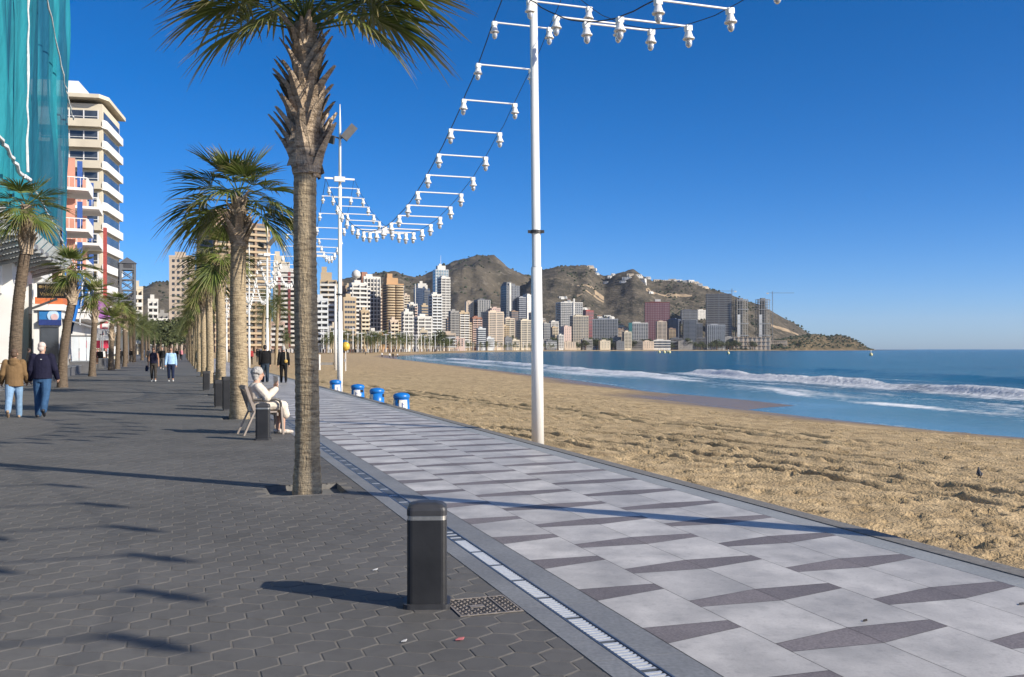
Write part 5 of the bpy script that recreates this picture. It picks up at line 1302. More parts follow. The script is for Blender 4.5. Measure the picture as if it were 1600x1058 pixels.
    # hair
    m=MB(); hc=hairs[hair]; cR=Matrix.Rotation(head_yaw,3,'Z'); o=Vector(V_(hd))
    if bald:
        q=cR@Vector((0,-.040,-.02)); m.ball(tuple(o+q*S),(.084*S,.066*S,.060*S),12)
    else:
        q=cR@Vector((0,-.022,.045)); m.ball(tuple(o+q*S),(.088*S,.098*S,.084*S),14); q=cR@Vector((0,-.045,-.02)); m.ball(tuple(o+q*S),(.080*S,.072*S,.08*S),12)
        if hair_len: q=cR@Vector((0,-.055,-.10)); m.ball(tuple(o+q*S),(.085*S,.06*S,.09*S),12)
    fuse(m,'hair',hc,vx*.9,1,t)
    if shades:
        m=MB()
        for sg in (-1,1): m.ball(tuple(P(sg*.034,.090,.008)),(.028*S,.012*S,.02*S),8); m.beam(P(sg*.06,.08,.012),P(sg*.082,-.01,.012),.006*S)
        m.beam(P(-.01,.096,.012),P(.01,.096,.012),.008*S); m.build('sunglasses',black_pl,t)
    elif face:
        for sg in (-1,1):
            m=MB(); m.ball(tuple(P(sg*.032,.087,.008)),(.012*S,.008*S,.009*S),7); m.build('eye',black_pl,t)
    return t, P, AJ, S
def at_ground(px,py): Y=F*HC/(py-545.5); return at(px,Y)
def facing(dx,dy): return math.atan2(-dx,dy)
AWAY = TH; TOWARD = TH+PI
# the couple walking away on the left
x,y,_=at_ground(22,653); person('woman in a brown hooded coat and light jeans walking away at the left edge',(x,y,0),TH+.05,1.62,legs=((-.34,.42),(.24,.04)),arms=((-.1,.75,.28),(.05,.7,.22)),top='brown',bot='jean_l',shoes=shoe_t,hair='brown',coat=.98,hood=True,bulk=1.2,group=None)
x,y,_=at_ground(66,652); tm_,P_,_,S_=person('white-haired man in a navy fleece and blue jeans walking away with the brown coat',(x,y,0),TH-.05,1.76,legs=((.12,.05),(-.34,.35)),arms=((-.1,.6,.22),(-.05,.7,.3)),top='navy',bot='jean',shoes=shoe_d,hair='pale',coat=.84,bulk=1.22,head_yaw=-.45,shades=True)
m=MB(); m.box((0,-.148*S_,1.33*S_),(.035,.006,.012)); m.build('collar_mark',poster_m,tm_)
# the two women and the man coming the other way
x,y,_=at_ground(240,596); t_,_,_,_=person('woman in a dark sleeveless vest and cropped trousers walking towards the camera',(x,y,0),TOWARD-.1,1.70,legs=((.16,.05),(-.12,.12)),arms=((-.1,.5,.18),(.05,.4,.16)),top='navy',bot='khaki',shoes=shoe_w,hair='brown',coat=.80,sleeve=0,shades=True,skin=skin2_m,shorts=.28,bulk=1.05,group=None)
m=MB(); m.loft([(.30,.0,.78,.07,.05),(.31,.02,.62,.09,.06),(.33,.03,.50,.05,.04)],8); m.build('hanging_jacket',C['navyt'],t_,True)
x,y,_=at_ground(267,596); person('woman in a sky blue jacket and navy cropped trousers walking towards the camera',(x,y,0),TOWARD+.05,1.66,legs=((.10,.04),(-.10,.12)),arms=((-.15,.25,.20),(.1,.3,.22)),top='sky',bot='navyt',shoes=shoe_w,hair='red',coat=.84,shades=True,shorts=.3,bulk=1.08)
x,y,_=at_ground(253,577); person('man in a black jacket and dark trousers behind the two approaching women',(x,y,0),TOWARD,1.78,top='black',bot='greyc',shoes=shoe_w,hair='dark',face=True)
# the two men in dark coats on the tile walk
x,y,_=at_ground(414,597); person('broad man in a black jacket and dark jeans walking away on the tile walk',(x,y,0),TH,1.80,legs=((.10,.05),(-.08,.06)),arms=((-.1,.2,.16),(.05,.2,.14)),top='black',bot='jeand',hair='dark',bulk=1.28,coat=.86)
x,y,_=at_ground(443,598); t_,_,_,_=person('grey-haired man all in black with a yellow bag on his back',(x,y,0),TH-.03,1.74,legs=((.12,.06),(-.14,.16)),arms=((-.12,.2,.2),(.08,.2,.2)),top='black',bot='black',hair='grey',bulk=1.05,coat=.92)
m=MB(); m.ball((.10,-.155,1.02),(.085,.05,.085),12); m.build('bag',mat('yellow_cloth',(.55,.34,.08),.7),t_,True); m=MB(); m.beam((.10,-.158,1.08),(.09,-.125,1.47),.035,.012,up=(0,1,0)); m.build('strap',mat('strap_cream',(.55,.45,.30),.8),t_)
# the seated woman in cream
def seated():
    t=thing('person','white-haired woman in a cream robe reading in the plastic armchair','person',(CH_X,CH_Y,0),CH_R)
    body=MB(); V_=Vector
    hd=V_((-.02,-.08,1.13)); limb(body,[(0,-.13,.95),(-.01,-.10,1.03),(-.02,-.08,1.09)],[.062,.054,.054]); head(body,hd,-.35,-.12,1.0)
    body.loft([(0,-.10,.46,.16,.13),(0,-.12,.62,.165,.14),(0,-.14,.82,.17,.12),(0,-.13,.93,.13,.08)],14)
    for s in (-1,1):
        x0=s*.09; kn=V_((x0*1.05,.34,.50)); an=V_((x0*.9,.36 if s>0 else .30,.09))
        limb(body,[(x0,-.08,.53),(x0,.13,.54),tuple(kn),tuple(kn*.55+an*.45),tuple(an)],[.085,.08,.058,.055,.036]); limb(body,[(an.x,an.y,.05),(an.x+s*.01,an.y+.14,.035)],[.036,.026])
    for s,el,wr,dd in ((1,V_((.25,.00,.70)),V_((.20,.20,.86)),V_((-.12,.15,1))),(-1,V_((-.25,.02,.70)),V_((-.12,.24,.84)),V_((.15,.12,1)))):
        limb(body,[(s*.18,-.12,.90),tuple(el),tuple(wr)],[.05,.042,.028]); hand(body,tuple(wr),tuple(dd),(-s,0,.0),(-s*.6,.4,0))
    fuse(body,'body',skin_m,.008,2,t)
    m=MB(); m.loft([(0,-.08,.44,.21,.19),(0,-.09,.60,.215,.195),(0,-.125,.78,.22,.175),(0,-.14,.90,.195,.13),(0,-.12,.97,.10,.085)],18)
    for s,el,wr in ((1,V_((.26,.00,.70)),V_((.205,.185,.845))),(-1,V_((-.26,.02,.70)),V_((-.125,.225,.825)))):
        limb(m,[(s*.17,-.13,.885),((s*.17+el.x)/2+s*.01,-.06,.80),tuple(el),tuple((el+wr)/2),tuple(wr)],[.095,.095,.088,.075,.058])
    for s in (-1,1): limb(m,[(s*.10,-.08,.55),(s*.105,.15,.565),(s*.10,.35,.52),(s*.10,.40,.36)],[.125,.12,.105,.085])
    limb(m,[(0,.05,.54),(0,.36,.48),(0,.41,.33)],[.10,.09,.06])
    fuse(m,'robe',C['cream'],.011,3,t)
    m=MB(); m.ball((-.02,-.10,1.175),(.100,.108,.090),14); m.ball((-.025,-.13,1.11),(.092,.085,.09),12); m.ball((-.02,-.135,1.05),(.08,.06,.06),12)
    rr_=random.Random(2)
    for i in range(60):
        a=rr_.uniform(0,2*PI); e=rr_.uniform(-.3,1.4); d=V_((math.cos(a)*math.cos(e)*.098,math.sin(a)*math.cos(e)*.105,math.sin(e)*.088)); 
        if d.y>.05 and d.z<.04: continue
        m.ball(tuple(V_((-.02,-.105,1.165))+d),.024,6)
    fuse(m,'hair',hairs['grey'],.009,1,t)
    for s in (-1,1):
        an=V_((s*.081,.36 if s>0 else .30,.09)); m=MB(); limb(m,[(an.x,an.y-.05,.045),(an.x+s*.005,an.y+.07,.038),(an.x+s*.01,an.y+.17,.028)],[.04,.042,.030],sq=.8); fuse(m,'shoe',mat('shoe_cream',(.56,.50,.42),.6),.009,1,t)
    b=thing('open_newspaper','folded pale newspaper held up by the seated woman','newspaper',(CH_X,CH_Y,0),CH_R)
    m=MB()
    for s in (-1,1): m.add([(0,.30,.86),(s*.17,.25,.87),(s*.165,.235,1.09),(0,.285,1.08),(0,.304,.86),(s*.17,.254,.87),(s*.165,.239,1.09),(0,.289,1.08)],[(0,1,2,3),(7,6,5,4),(0,4,5,1),(1,5,6,2),(2,6,7,3)])
    m.build('pages',mat('newsprint',(.42,.42,.40),.9,.2,30),b)
seated()
# people farther off: three built, posed and dressed one by one
farp=[('man in a dark coat under the lattice tower, standing by the left palms',205,566,AWAY,'black','greyc','dark'),('dark figure seen beyond the pink shirt at the end of the promenade',276,564,AWAY,'black','black','dark'),('woman in a pink shirt far down the promenade',283,563,TOWARD,'pink','black','brown'),
 ('person in white and black beside the fourth seaside palm',312,576,TOWARD,'white','black','dark'),('figure in grey beside the fifth seaside palm',326,570,AWAY,'greyc','black','grey'),('man in dark clothes far left of the approaching women',232,566,AWAY,'greyc','khaki','dark'),
 ('red coated figure between the second palm and the black jacket',392,570,TOWARD,'red','black','dark'),('dark figure on the beach walk beyond the red coat',403,566,AWAY,'black','jeand','dark'),('small dark figure left of the lattice tower base',188,570,AWAY,'black','black','dark'),('figure in a white shirt at the terrace tables',160,572,TOWARD,'white','jeand','brown')]
for lab,px,py,yw,tp,bt,hr in farp:
    x,y,_=at_ground(px,py); person(lab,(x,y,0),yw,1.70,top=tp,bot=bt,hair=hr,far=True,face=False)
for lab,px,py,tp,bt in [('bather in white standing at the far water edge with two others',609,561.5,'white','skin'),('dark clad figure right of the bather in white at the far water edge',614,562,'black','black'),('lone figure in white top crossing the far sand',597,559,'white','black'),('lone dark figure on the far sand',571,556.8,'greyc','black'),('tiny pale figure far up the water edge',621,556,'white','jeand')]:
    Yb=F*(HC+1.35)/(py-545.5); xb=at(px,Yb)[0]; person(lab,(xb,Yb,sand_z(xb,Yb)),TOWARD,1.72,top=tp,bot=bt if bt in C else 'khaki',hair='dark',far=True)
# the far crowd under the towers: too small to part, one object
m=MB(); rc=random.Random(31)
for k in range(330):
    px=400+rc.random()**1.3*330; Y=shoreY(px)+rc.uniform(-25,12)
    x=at(px,Y)[0]; h=rc.uniform(1.5,1.85); m.loft([(x,Y,-.1,.14,.12),(x,Y,h*.5,.22,.16),(x,Y,h*.8,.24,.16),(x,Y,h*.86,.1,.1),(x,Y,h*.95,.11,.11),(x,Y,h,.05,.05)],5,rc.choice((0,0,1,1,1,2,2,3)))
tag(m.build('distant_crowd',[C['black'],C['greyc'],C['white'],cloth('dull_rust',(.14,.06,.045))]),kind='stuff')
# pigeon
Yp=F*(HC+.62)/(746-545.5); xp=at(1530,Yp)[0]; zp=sand_z(xp,Yp)
t=thing('pigeon','dark grey pigeon standing alone on the sand at the right','bird',(xp,Yp,zp+.01),R(75)); K=.66
m=MB(); limb(m,[(-.09*K,0,.13*K),(-.02*K,0,.135*K),(.05*K,0,.175*K),(.075*K,0,.235*K),(.085*K,0,.27*K)],[.030*K,.062*K,.060*K,.034*K,.026*K]); m.ball((.092*K,0,.285*K),.028*K,10); m.tube([(.115*K,0,.283*K),(.145*K,0,.272*K)],[.008*K,.003*K],6)
m.tube([(-.09*K,0,.12*K),(-.20*K,0,.075*K)],[.025*K,.028*K],8,sq=.35)
for s in (-1,1): m.tube([(0,s*.02,.09*K),(.005,s*.022,.0)],[.008,.005],5); m.tube([(-.01,s*.022,.004),(.04,s*.024,.003)],[.004,.003],5)
fuse(m,'body',pg_d,.006,2,t)
for s in (-1,1): m=MB(); m.tube([(.05*K,s*.05*K,.17*K),(-.03*K,s*.066*K,.145*K),(-.15*K,s*.03*K,.095*K)],[.02*K,.035*K,.008*K],8,sq=.4); m.build('wing',pg_w,t,True)
# ============================================================ THE LEFT SIDE OF THE STREET
def UV(name,label,cat,group=None): return thing(name,label,cat,(0,0,0),TH,group)       # local x = v, local y = u
def text(s, size, m, parent, loc, rot, name='lettering', ext=.01):
    cu=bpy.data.curves.new('txt','FONT'); cu.body=s; cu.size=size; cu.extrude=ext; cu.align_x='CENTER'; cu.align_y='CENTER'
    o=bpy.data.objects.new('txt',cu); COL.objects.link(o); dg=bpy.context.evaluated_depsgraph_get()
    me=bpy.data.meshes.new_from_object(o.evaluated_get(dg),depsgraph=dg); bpy.data.objects.remove(o); bpy.data.curves.remove(cu)
    me.materials.clear(); me.materials.append(m); r=link(name,me,parent,loc); r.rotation_euler=rot; return r
wall_w=mat('wall_white',(.70,.69,.66),.8,.06,.6); wall_c=mat('wall_cream',(.62,.55,.42),.8,.08,.5); wall_p=mat('wall_salmon',(.55,.27,.20),.8,.1,.5); rail_w=mat('rail_white',(.72,.71,.69),.5,.04,2)
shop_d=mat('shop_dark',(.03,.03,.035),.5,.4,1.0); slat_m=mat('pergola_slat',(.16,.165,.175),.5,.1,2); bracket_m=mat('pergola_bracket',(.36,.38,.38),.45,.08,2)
# ---- the netted building with its colonnade
t=UV('netted_building','tall building wrapped in teal scaffold net with white piers on the ground floor','building')
m=MB(); m.bb(-26,-13.4,18,102,8.2,46); m.build('wall',wall_w,t)
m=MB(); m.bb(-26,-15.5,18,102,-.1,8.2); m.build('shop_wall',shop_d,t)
m=MB(); m.bb(-.55,.55,-1.0,1.0,0,8.2); o=m.build('pier',wall_w,t,loc=(-12.0,20,-.05))
for q in (29,37.5,46,54.5,63,66.5,72,80,88,96.5): c_=o.copy(); COL.objects.link(c_); c_.location=(-12.0,q,-.05)
m=MB(); m.bb(-13.4,-11.4,18,102,7.9,8.75); m.build('ledge',wall_w,t)
m=MB(); m.bb(-12.9,-12.1,18,102,5.6,7.9); m.build('blank_panel',wall_w,t)
for i,(a,b_,c_) in enumerate([(72.6,79.4,mat('shop_blue',(.015,.10,.36),.4)),(80.6,87.4,mat('shop_teal',(.03,.22,.25),.4)),(88.6,96,mat('shop_sky',(.12,.30,.50),.4))]):
    f=MB(); f.bb(-14.2,-13.9,a,b_,0,4.2); w_=f.build('shop_window',glass_dark,t); f=MB(); f.bb(-13.9,-13.6,a,b_,3.2,4.4); f.build('fascia',c_,w_); f=MB(); f.bb(-13.88,-13.7,a,a+.3,0,3.2); f.bb(-13.88,-13.7,(a+b_)/2-.1,(a+b_)/2+.1,0,3.2); f.build('frame',wall_w,w_)
# ---- scaffold net: hanging folds of fabric with white ropes
net_m=bpy.data.materials.new('scaffold_net'); net_m.use_nodes=True
nt=net_m.node_tree; nd=nt.nodes; lk=nt.links; p=nd['Principled BSDF']; p.inputs['Roughness'].default_value=.8
tc=nd.new('ShaderNodeTexCoord'); mp=nd.new('ShaderNodeMapping'); mp.inputs['Scale'].default_value=(.5,.30,.035); lk.new(tc.outputs['Object'],mp.inputs['Vector'])
nz=nd.new('ShaderNodeTexNoise'); nz.inputs['Scale'].default_value=1.0; nz.inputs['Detail'].default_value=3; lk.new(mp.outputs['Vector'],nz.inputs['Vector'])
rp=nd.new('ShaderNodeValToRGB'); lk.new(nz.outputs['Fac'],rp.inputs['Fac']); e=rp.color_ramp.elements; e[0].position=.42; e[1].position=.60; e[0].color=(.003,.115,.19,1); e[1].color=(.018,.30,.37,1)  # darker and lighter streaks put fold shading into the net's colour
lk.new(rp.outputs['Color'],p.inputs['Base Color']); tr=nd.new('ShaderNodeBsdfTranslucent'); lk.new(rp.outputs['Color'],tr.inputs['Color']); ms=nd.new('ShaderNodeMixShader'); ms.inputs['Fac'].default_value=.30
lk.new(p.outputs['BSDF'],ms.inputs[1]); lk.new(tr.outputs['BSDF'],ms.inputs[2]); tp_=nd.new('ShaderNodeBsdfTransparent'); m2=nd.new('ShaderNodeMixShader'); m2.inputs['Fac'].default_value=.07
lk.new(ms.outputs['Shader'],m2.inputs[1]); lk.new(tp_.outputs['BSDF'],m2.inputs[2]); lk.new(m2.outputs['Shader'],nd['Material Output'].inputs['Surface'])
bnN=nd.new('ShaderNodeBump'); bnN.inputs['Strength'].default_value=.9; bnN.inputs['Distance'].default_value=.5; nzB=nd.new('ShaderNodeTexNoise'); nzB.inputs['Scale'].default_value=1.0; nzB.inputs['Detail'].default_value=6; mpB=nd.new('ShaderNodeMapping'); mpB.inputs['Scale'].default_value=(1,.9,.35); mpB.inputs['Rotation'].default_value=(.5,0,0); lk.new(tc.outputs['Object'],mpB.inputs['Vector']); lk.new(mpB.outputs['Vector'],nzB.inputs['Vector']); lk.new(nzB.outputs['Fac'],bnN.inputs['Height']); lk.new(bnN.outputs['Normal'],p.inputs['Normal']); lk.new(bnN.outputs['Normal'],tr.inputs['Normal'])
blue_net=mat('blue_net',(.010,.13,.42),.8,.2,.5,stretch=(1,1,.2))
rope_m=mat('white_rope',(.62,.64,.64),.9,.2,3)
def net_sheet(nm,mm,parent,v,u0,u1,z0,z1,amp,seed,nu=90,nz_=60,bot=None):
    us=np.linspace(u0,u1,nu)[None,:]; zs=np.linspace(0,1,nz_)[:,None]
    zb=np.interp(us,[b[0] for b in bot],[b[1] for b in bot]) if bot else z0+0*us
    Zs=zb+(z1-zb)*zs; Us=us+0*zs
    f=amp*.30*np.abs(np.sin(Us*1.9+2.5*fbm(Us*.15,Zs*.04+seed,2)*3))*(.3+fbm(Us*.2,Zs*.05,2))+amp*(np.sin(Us*.55+seed+1.5*fbm(Us*.1,Zs*.05+seed,2))*.5+ .8*(fbm(Us*.30+seed,Zs*.06,3)-.5)*2)*(.4+.6*np.sin(np.clip(zs,0,1)*PI*2.5)**2)
    me=grid_mesh(nm,v+f,Us,Zs,mm); return link(nm,me,parent)
t=UV('scaffold_net','teal construction net hanging in folds over the left building','scaffold net')
net_sheet('net',net_m,t,-10.6,22,103.5,9,46,1.05,1.0,nu=260,bot=[(22,8.7),(60,8.7),(78,8.7),(90,8.8),(97,9.0),(103.5,12.5)])
t2=UV('blue_net_edge','deep blue strip of netting along the right edge of the teal net','scaffold net')
net_sheet('net',blue_net,t2,-10.35,99.8,104.2,8.5,13,.25,4.0,nu=16,bot=[(99.8,10.8),(102,9.0),(104.2,8.2)])
def rope(parent,pts,rad=.13,seed=1):
    rr=random.Random(seed); m=MB(); P_=[]
    for (a,b_) in zip(pts[:-1],pts[1:]):
        for i in range(16): 
            q=i/16; P_.append(tuple(a[k]+(b_[k]-a[k])*q+rr.uniform(-.06,.06) for k in range(3)))
    m.tube(P_,[rad*rr.uniform(.6,1.4) for _ in P_],6); m.build('rope',rope_m,parent)
rope(t,[(-10.6,103.5,46),(-10.5,103.6,30),(-10.6,103.6,18),(-10.5,103.7,12.5)],.05,1)
rope(t,[(-9.7,73.5,46),(-9.6,73.0,30),(-9.7,73.2,12.5)],.08,2); rope(t,[(-9.6,53.6,46),(-9.6,53.2,26),(-9.6,53.8,15)],.08,3)
rope(t,[(-9.6,56,42),(-9.5,72,31),(-9.5,94,25),(-9.6,103,23.5)],.06,4); rope(t,[(-9.5,53.5,16),(-9.4,58,13.6),(-9.4,68,12.6),(-9.5,73.4,13.0)],.11,5); rope(t,[(-9.5,73.4,12.8),(-9.4,88,11.2),(-9.5,102,9.4)],.06,6)
# ---- hanging blue strips
for i,(a,b_,sp,lab) in enumerate([(92.5,97.0,-8.4,'long blue net strip hanging to a point beside the third left palm'),(98.0,102.5,-8.2,'shorter blue net strip hanging right of the pointed one')]):
    t=UV('hanging_net',lab,'scaffold net','blue net strips hanging over the terrace')
    zt=8.2; n=14; V_=[];Fq=[]
    zb=2.9 if i==0 else 5.4
    for k in range(n+1):
        q=k/n; z=zt+(zb-zt)*q; wd=(1-q**2.2*.85 if i==0 else 1-.3*q)
        for j in range(7):
            s=j/6; u=a+(b_-a)*(s*wd)-(1.6*q if i==0 else 1.0*q); V_.append((sp+.30*math.sin(s*9+q*3)-.5*q,u,z))
    m=MB(); m.add(V_,[(k*7+j,k*7+j+1,(k+1)*7+j+1,(k+1)*7+j) for k in range(n) for j in range(6)]); m.build('net',blue_net,t,True)
    rope(t,[(sp+.25,(a+b_)/2+1,zt),(sp+.1,(a+b_)/2-.4,zb+.5)],.05,20+i)
# ---- slatted pergola over the terrace
t=UV('terrace_pergola','grey steel pergola with close slats sloping over the terrace','pergola')
ZP=8.55
for i in range(24):
    u=26+i*2.85; m=MB(); m.beam((-13.2,u,ZP-1.25),(-9.2,u,ZP),.14,.34); m.build('beam',bracket_m,t)
for i in range(24):
    u=26+i*2.85; m=MB(); m.beam((-9.35,u,ZP-.06),(-8.72,u,ZP+.62),.22,.36); m.bb(-9.55,-9.05,u-.2,u+.2,ZP-.34,ZP-.16); m.build('bracket',bracket_m,t)
for i in range(20):
    q=i/19; v=-13.1+3.8*q; z=ZP-1.10+1.12*q; m=MB(); m.beam((v,24,z),(v,92,z),.19,.05,up=(.55,0,.83)); m.build('slat',slat_m,t)
m=MB(); m.beam((-9.25,24,ZP+.0),(-9.25,92,ZP+.0),.16,.30); m.build('edge_beam',slat_m,t)
# ---- black script sign
t=UV('shop_sign','black hanging sign with faded golden script under the pergola','sign')
gold=mat('sign_gold',(.22,.15,.06),.5)
su=80.0; m=MB(); m.bb(-9.95,-8.0,su-.12,su+.12,5.39,6.45); m.build('board',mat('sign_black',(.008,.007,.008),.35),t)
m=MB(); m.bb(-10.0,-7.95,su-.14,su+.14,6.46,6.56); m.build('frame',grey_steel,t)
text('Heladeria',.38,gold,t,(-8.85,su-.135,6.2),(R(90),0,0)); text('Valenciana',.38,gold,t,(-8.95,su-.135,5.68),(R(90),0,0))
m=MB(); m.tube([(-9.72,su-.13,6.22),(-9.72,su-.15,6.22)],[.12,.12],14); m.build('emblem',gold,t)
t=UV('sign_brace','dark diagonal brace under the black script sign','sign bracket'); m=MB(); m.beam((-10.3,su,4.6),(-8.6,su,5.34),.2,.16); m.build('strut',dark_steel,t); m=MB(); m.bb(-10.5,-10.3,su-.15,su+.15,4.2,6.4); m.build('plate',dark_steel,t)
# orange shop fascia and low white shop further on
t=UV('corner_shop','low shop with an orange parapet, white fascia and blue round emblem sign','shop')
m=MB(); m.bb(-10.7,-8.7,84,91,-.1,4.6); m.build('wall',wall_w,t); m=MB(); m.bb(-10.8,-8.5,83.7,91,4.62,5.1); m.build('fascia',wall_w,t)
m=MB(); m.bb(-10.6,-8.6,83.9,90.8,5.1,5.65); m.build('parapet',mat('orange_paint',(.55,.15,.05),.6),t)
m=MB(); m.bb(-10.3,-8.72,83.86,83.99,3.9,4.6); s_o=m.build('signboard',mat('sign_blue2',(.02,.16,.42),.5),t); m=MB(); m.tube([(-9.3,83.86,4.2),(-9.3,83.80,4.2)],[.42,.42],22); m.build('emblem',mat('emblem_sky',(.42,.58,.75),.5),s_o); m=MB(); m.tube([(-9.2,83.80,4.1),(-9.2,83.76,4.1)],[.26,.26],20); m.build('emblem_heart',mat('emblem_pink',(.60,.42,.42),.5),s_o)
m=MB(); m.bb(-10.3,-8.72,83.6,83.99,3.45,3.88); m.build('awning',mat('awning_navy',(.01,.03,.16),.7),t)
m=MB(); m.bb(-10.2,-8.9,83.90,83.99,0,3.3); m.build('window',glass_dark,t)
# ---- the salmon and white balcony building
t=UV('balcony_building','white building with salmon walls and big projecting balconies right of the net','apartment block')
m=MB(); m.bb(-24,-13.6,104.6,140,-.1,22); m.build('wall',wall_w,t); m=MB(); m.bb(-13.6,-11.2,104.6,107.4,4.5,21.8); m.build('side_wall',wall_p,t)
for i,z in enumerate((5.4,9.4,13.6,17.8)):
    for k,u0 in enumerate((108,122)):
        m=MB(); m.poly([(-13.5,u0),(-8.8,u0+.9),(-8.8,u0+7.2),(-13.5,u0+8.0)],z,z+.28); b_=m.build('balcony',wall_w,t)
        m=MB(); m.beam((-8.88,u0+1.0,z+.8),(-8.88,u0+7.2,z+.8),.14,1.0); m.build('parapet',wall_w,b_)
        m=MB()
        for j in range(9): 
            q=j/8; m.beam((-13.2+4.2*q,u0+.12+.83*q,z+.3),(-13.2+4.2*q,u0+.12+.83*q,z+1.3),.055)
        m.beam((-13.2,u0+.12,z+1.33),(-8.9,u0+.97,z+1.33),.08); m.build('railing',rail_w,b_)
        m=MB(); m.bb(-13.58,-13.45,u0+2,u0+8,z+.4,z+3.0); m.build('window',glass_dark,t)
        m=MB(); m.bb(-13.4,-10.2,u0+2.6,u0+2.8,z+.3,z+3.6); m.build('salmon_partition',wall_p,t); m=MB(); m.bb(-10.0,-9.5,u0+2.6,u0+2.75,z+.3,z+3.3); m.build('shutter',mat('shutter_blue',(.03,.10,.35),.6),t)
m=MB(); m.bb(-9.1,-8.7,134,135,-.1,17); m.build('red_pillar',mat('pillar_red',(.35,.06,.05),.7),t)
# ---- low restaurant with café signs beyond
t=UV('corner_cafe','low white café with a cream rooftop sign beyond the hanging nets','café')
m=MB(); m.bb(-20,-10.2,106.5,140,-.1,4.6); m.build('wall',wall_w,t); m=MB(); m.bb(-20.4,-8.6,106.2,140.3,4.6,5.2); m.build('roof_edge',wall_w,t)
m=MB(); m.bb(-19,-11.5,110,136,5.2,8.3); m.build('upper_floor',wall_c,t); m=MB(); m.box((-14.5,120,9.2),(9.5,30,1.8),0,0,(4,22)); m.build('roof',mat('slate_roof',(.17,.16,.15),.8,.2,2),t)
for i in range(5): m=MB(); m.bb(-19.2+i*1.8,-18+i*1.8,106.36,106.5,.3,3.2); m.build('window',glass_dark,t)
s_=UV('rooftop_sign','small cream rooftop sign reading PLAYA over a dark arched board','sign'); m=MB(); m.bb(-12.0,-9.2,105.6,105.9,8.2,9.4); m.build('board',mat('sign_cream',(.60,.52,.33),.7),s_); text('PLAYA',.85,mat('sign_green',(.10,.16,.07),.7),s_,(-10.6,105.58,8.8),(R(90),0,0)); m=MB(); m.tube([(-10.6,105.7,7.2),(-10.6,105.9,7.2)],[1.0,1.0],18); m.build('arch_board',mat('arch_brown',(.07,.05,.035),.6),s_); m=MB(); m.tube([(-10.6,105.6,7.2),(-10.6,105.72,7.2)],[.55,.55],16); m.build('arch_ring',gold,s_); m=MB(); m.bb(-10.7,-10.5,105.9,106.1,5.2,8.2); m.build('post',dark_steel,s_)
b_=UV('banner','tall banner, purple above and white with a red foot, bearing a big letter E','banner'); m=MB(); m.bb(-8.9,-7.5,121,121.15,5.0,7.4); m.build('upper_panel',mat('banner_purple',(.30,.11,.36),.7),b_); m=MB(); m.bb(-8.9,-7.5,121,121.15,2.6,4.98); m.build('panel',wall_w,b_); text('E',2.2,mat('banner_grey',(.45,.10,.12),.7),b_,(-8.15,120.97,3.9),(R(90),0,0)); m=MB(); m.bb(-11.5,-7.4,121.2,121.4,1.7,2.58); m.build('foot',mat('banner_red',(.50,.03,.07),.7),b_); m=MB(); m.bb(-8.3,-8.1,121.45,121.6,0,7.2); m.build('post',dark_steel,b_)
# ---- awnings, glazed terrace screens, low walls, tables
aw=mat('awning_grey',(.30,.30,.30),.8,.1,1)
for i,(u0,u1,lab) in enumerate([(84,93,'nearer grey pitched awning over the terrace'),(95,104,'second grey pitched awning over the terrace tables')]):
    t=UV('terrace_awning',lab,'awning','grey awnings over the terraces'); m=MB(); m.add([(-10.5,u0,4.6),(-6.4,u0,3.3),(-6.4,u1,3.3),(-10.5,u1,4.6),(-10.5,u0,4.55),(-6.4,u0,3.25),(-6.4,u1,3.25),(-10.5,u1,4.55)],[(0,1,2,3),(7,6,5,4),(0,4,5,1),(1,5,6,2),(2,6,7,3),(3,7,4,0)]); m.add([(-6.4,u0,3.3),(-6.4,u1,3.3),(-6.4,u1,2.9),(-6.4,u0,2.9)],[(0,1,2,3)]); m.build('canopy',aw,t)
    for v,u in ((-6.5,u0+.2),(-6.5,u1-.2),(-10.3,u0+.2),(-10.3,u1-.2)): m=MB(); m.tube([(v,u,0),(v,u,3.2 if v>-7 else 4.5)],.06,6); m.build('post',grey_steel,t)
scr=mat('screen_white',(.62,.66,.68),.4,.1,1)
t=UV('terrace_screen','row of white panelled wind screens closing the terrace under the blue net','screen')
for i in range(3): m=MB(); m.bb(-7.4+i*.5,-6.95+i*.5,78,78.08,.45,2.5); m.build('panel',scr,t)
m=MB(); m.bb(-7.5,-5.9,77.98,78.1,2.51,2.6); m.bb(-7.5,-5.9,77.98,78.1,.38,.45); m.build('frame',dark_steel,t)
planter=mat('planter_grey',(.115,.115,.12),.8,.15,3)
for i,(u0,u1,v0,v1,h,lab) in enumerate([(50.5,58,-6.9,-6.1,.48,'low dark planter wall nearest the camera behind the second left palm'),(60,70,-6.8,-6.1,.5,'low dark planter wall beside the third left palm'),(72,78,-7,-5.8,.7,'grey block wall at the young palm'),(88,94,-6.8,-5.9,.75,'grey block wall beyond the young palm')]):
    t=UV('planter_wall',lab,'low wall','low dark walls along the terraces'); m=MB(); m.bb(v0,v1,u0,u1,-.02,h); m.build('block',planter,t); m=MB(); m.bb(v0-.03,v1+.03,u0-.03,u1+.03,h,h+.05); m.build('coping',granite_m,t)
t=UV('railing','thin dark railing on the promenade edge by the second left palm','railing')
for k in range(6): m=MB(); m.tube([(-5.7,47+k*1.3,0),(-5.7,47+k*1.3,.85)],.03,6); m.build('post',dark_steel,t)
for z in (.3,.58,.85): m=MB(); m.tube([(-5.7,47,z),(-5.7,53.5,z)],.025,6); m.build('rail',dark_steel,t)
wood=mat('table_wood',(.30,.15,.07),.6,.2,6)
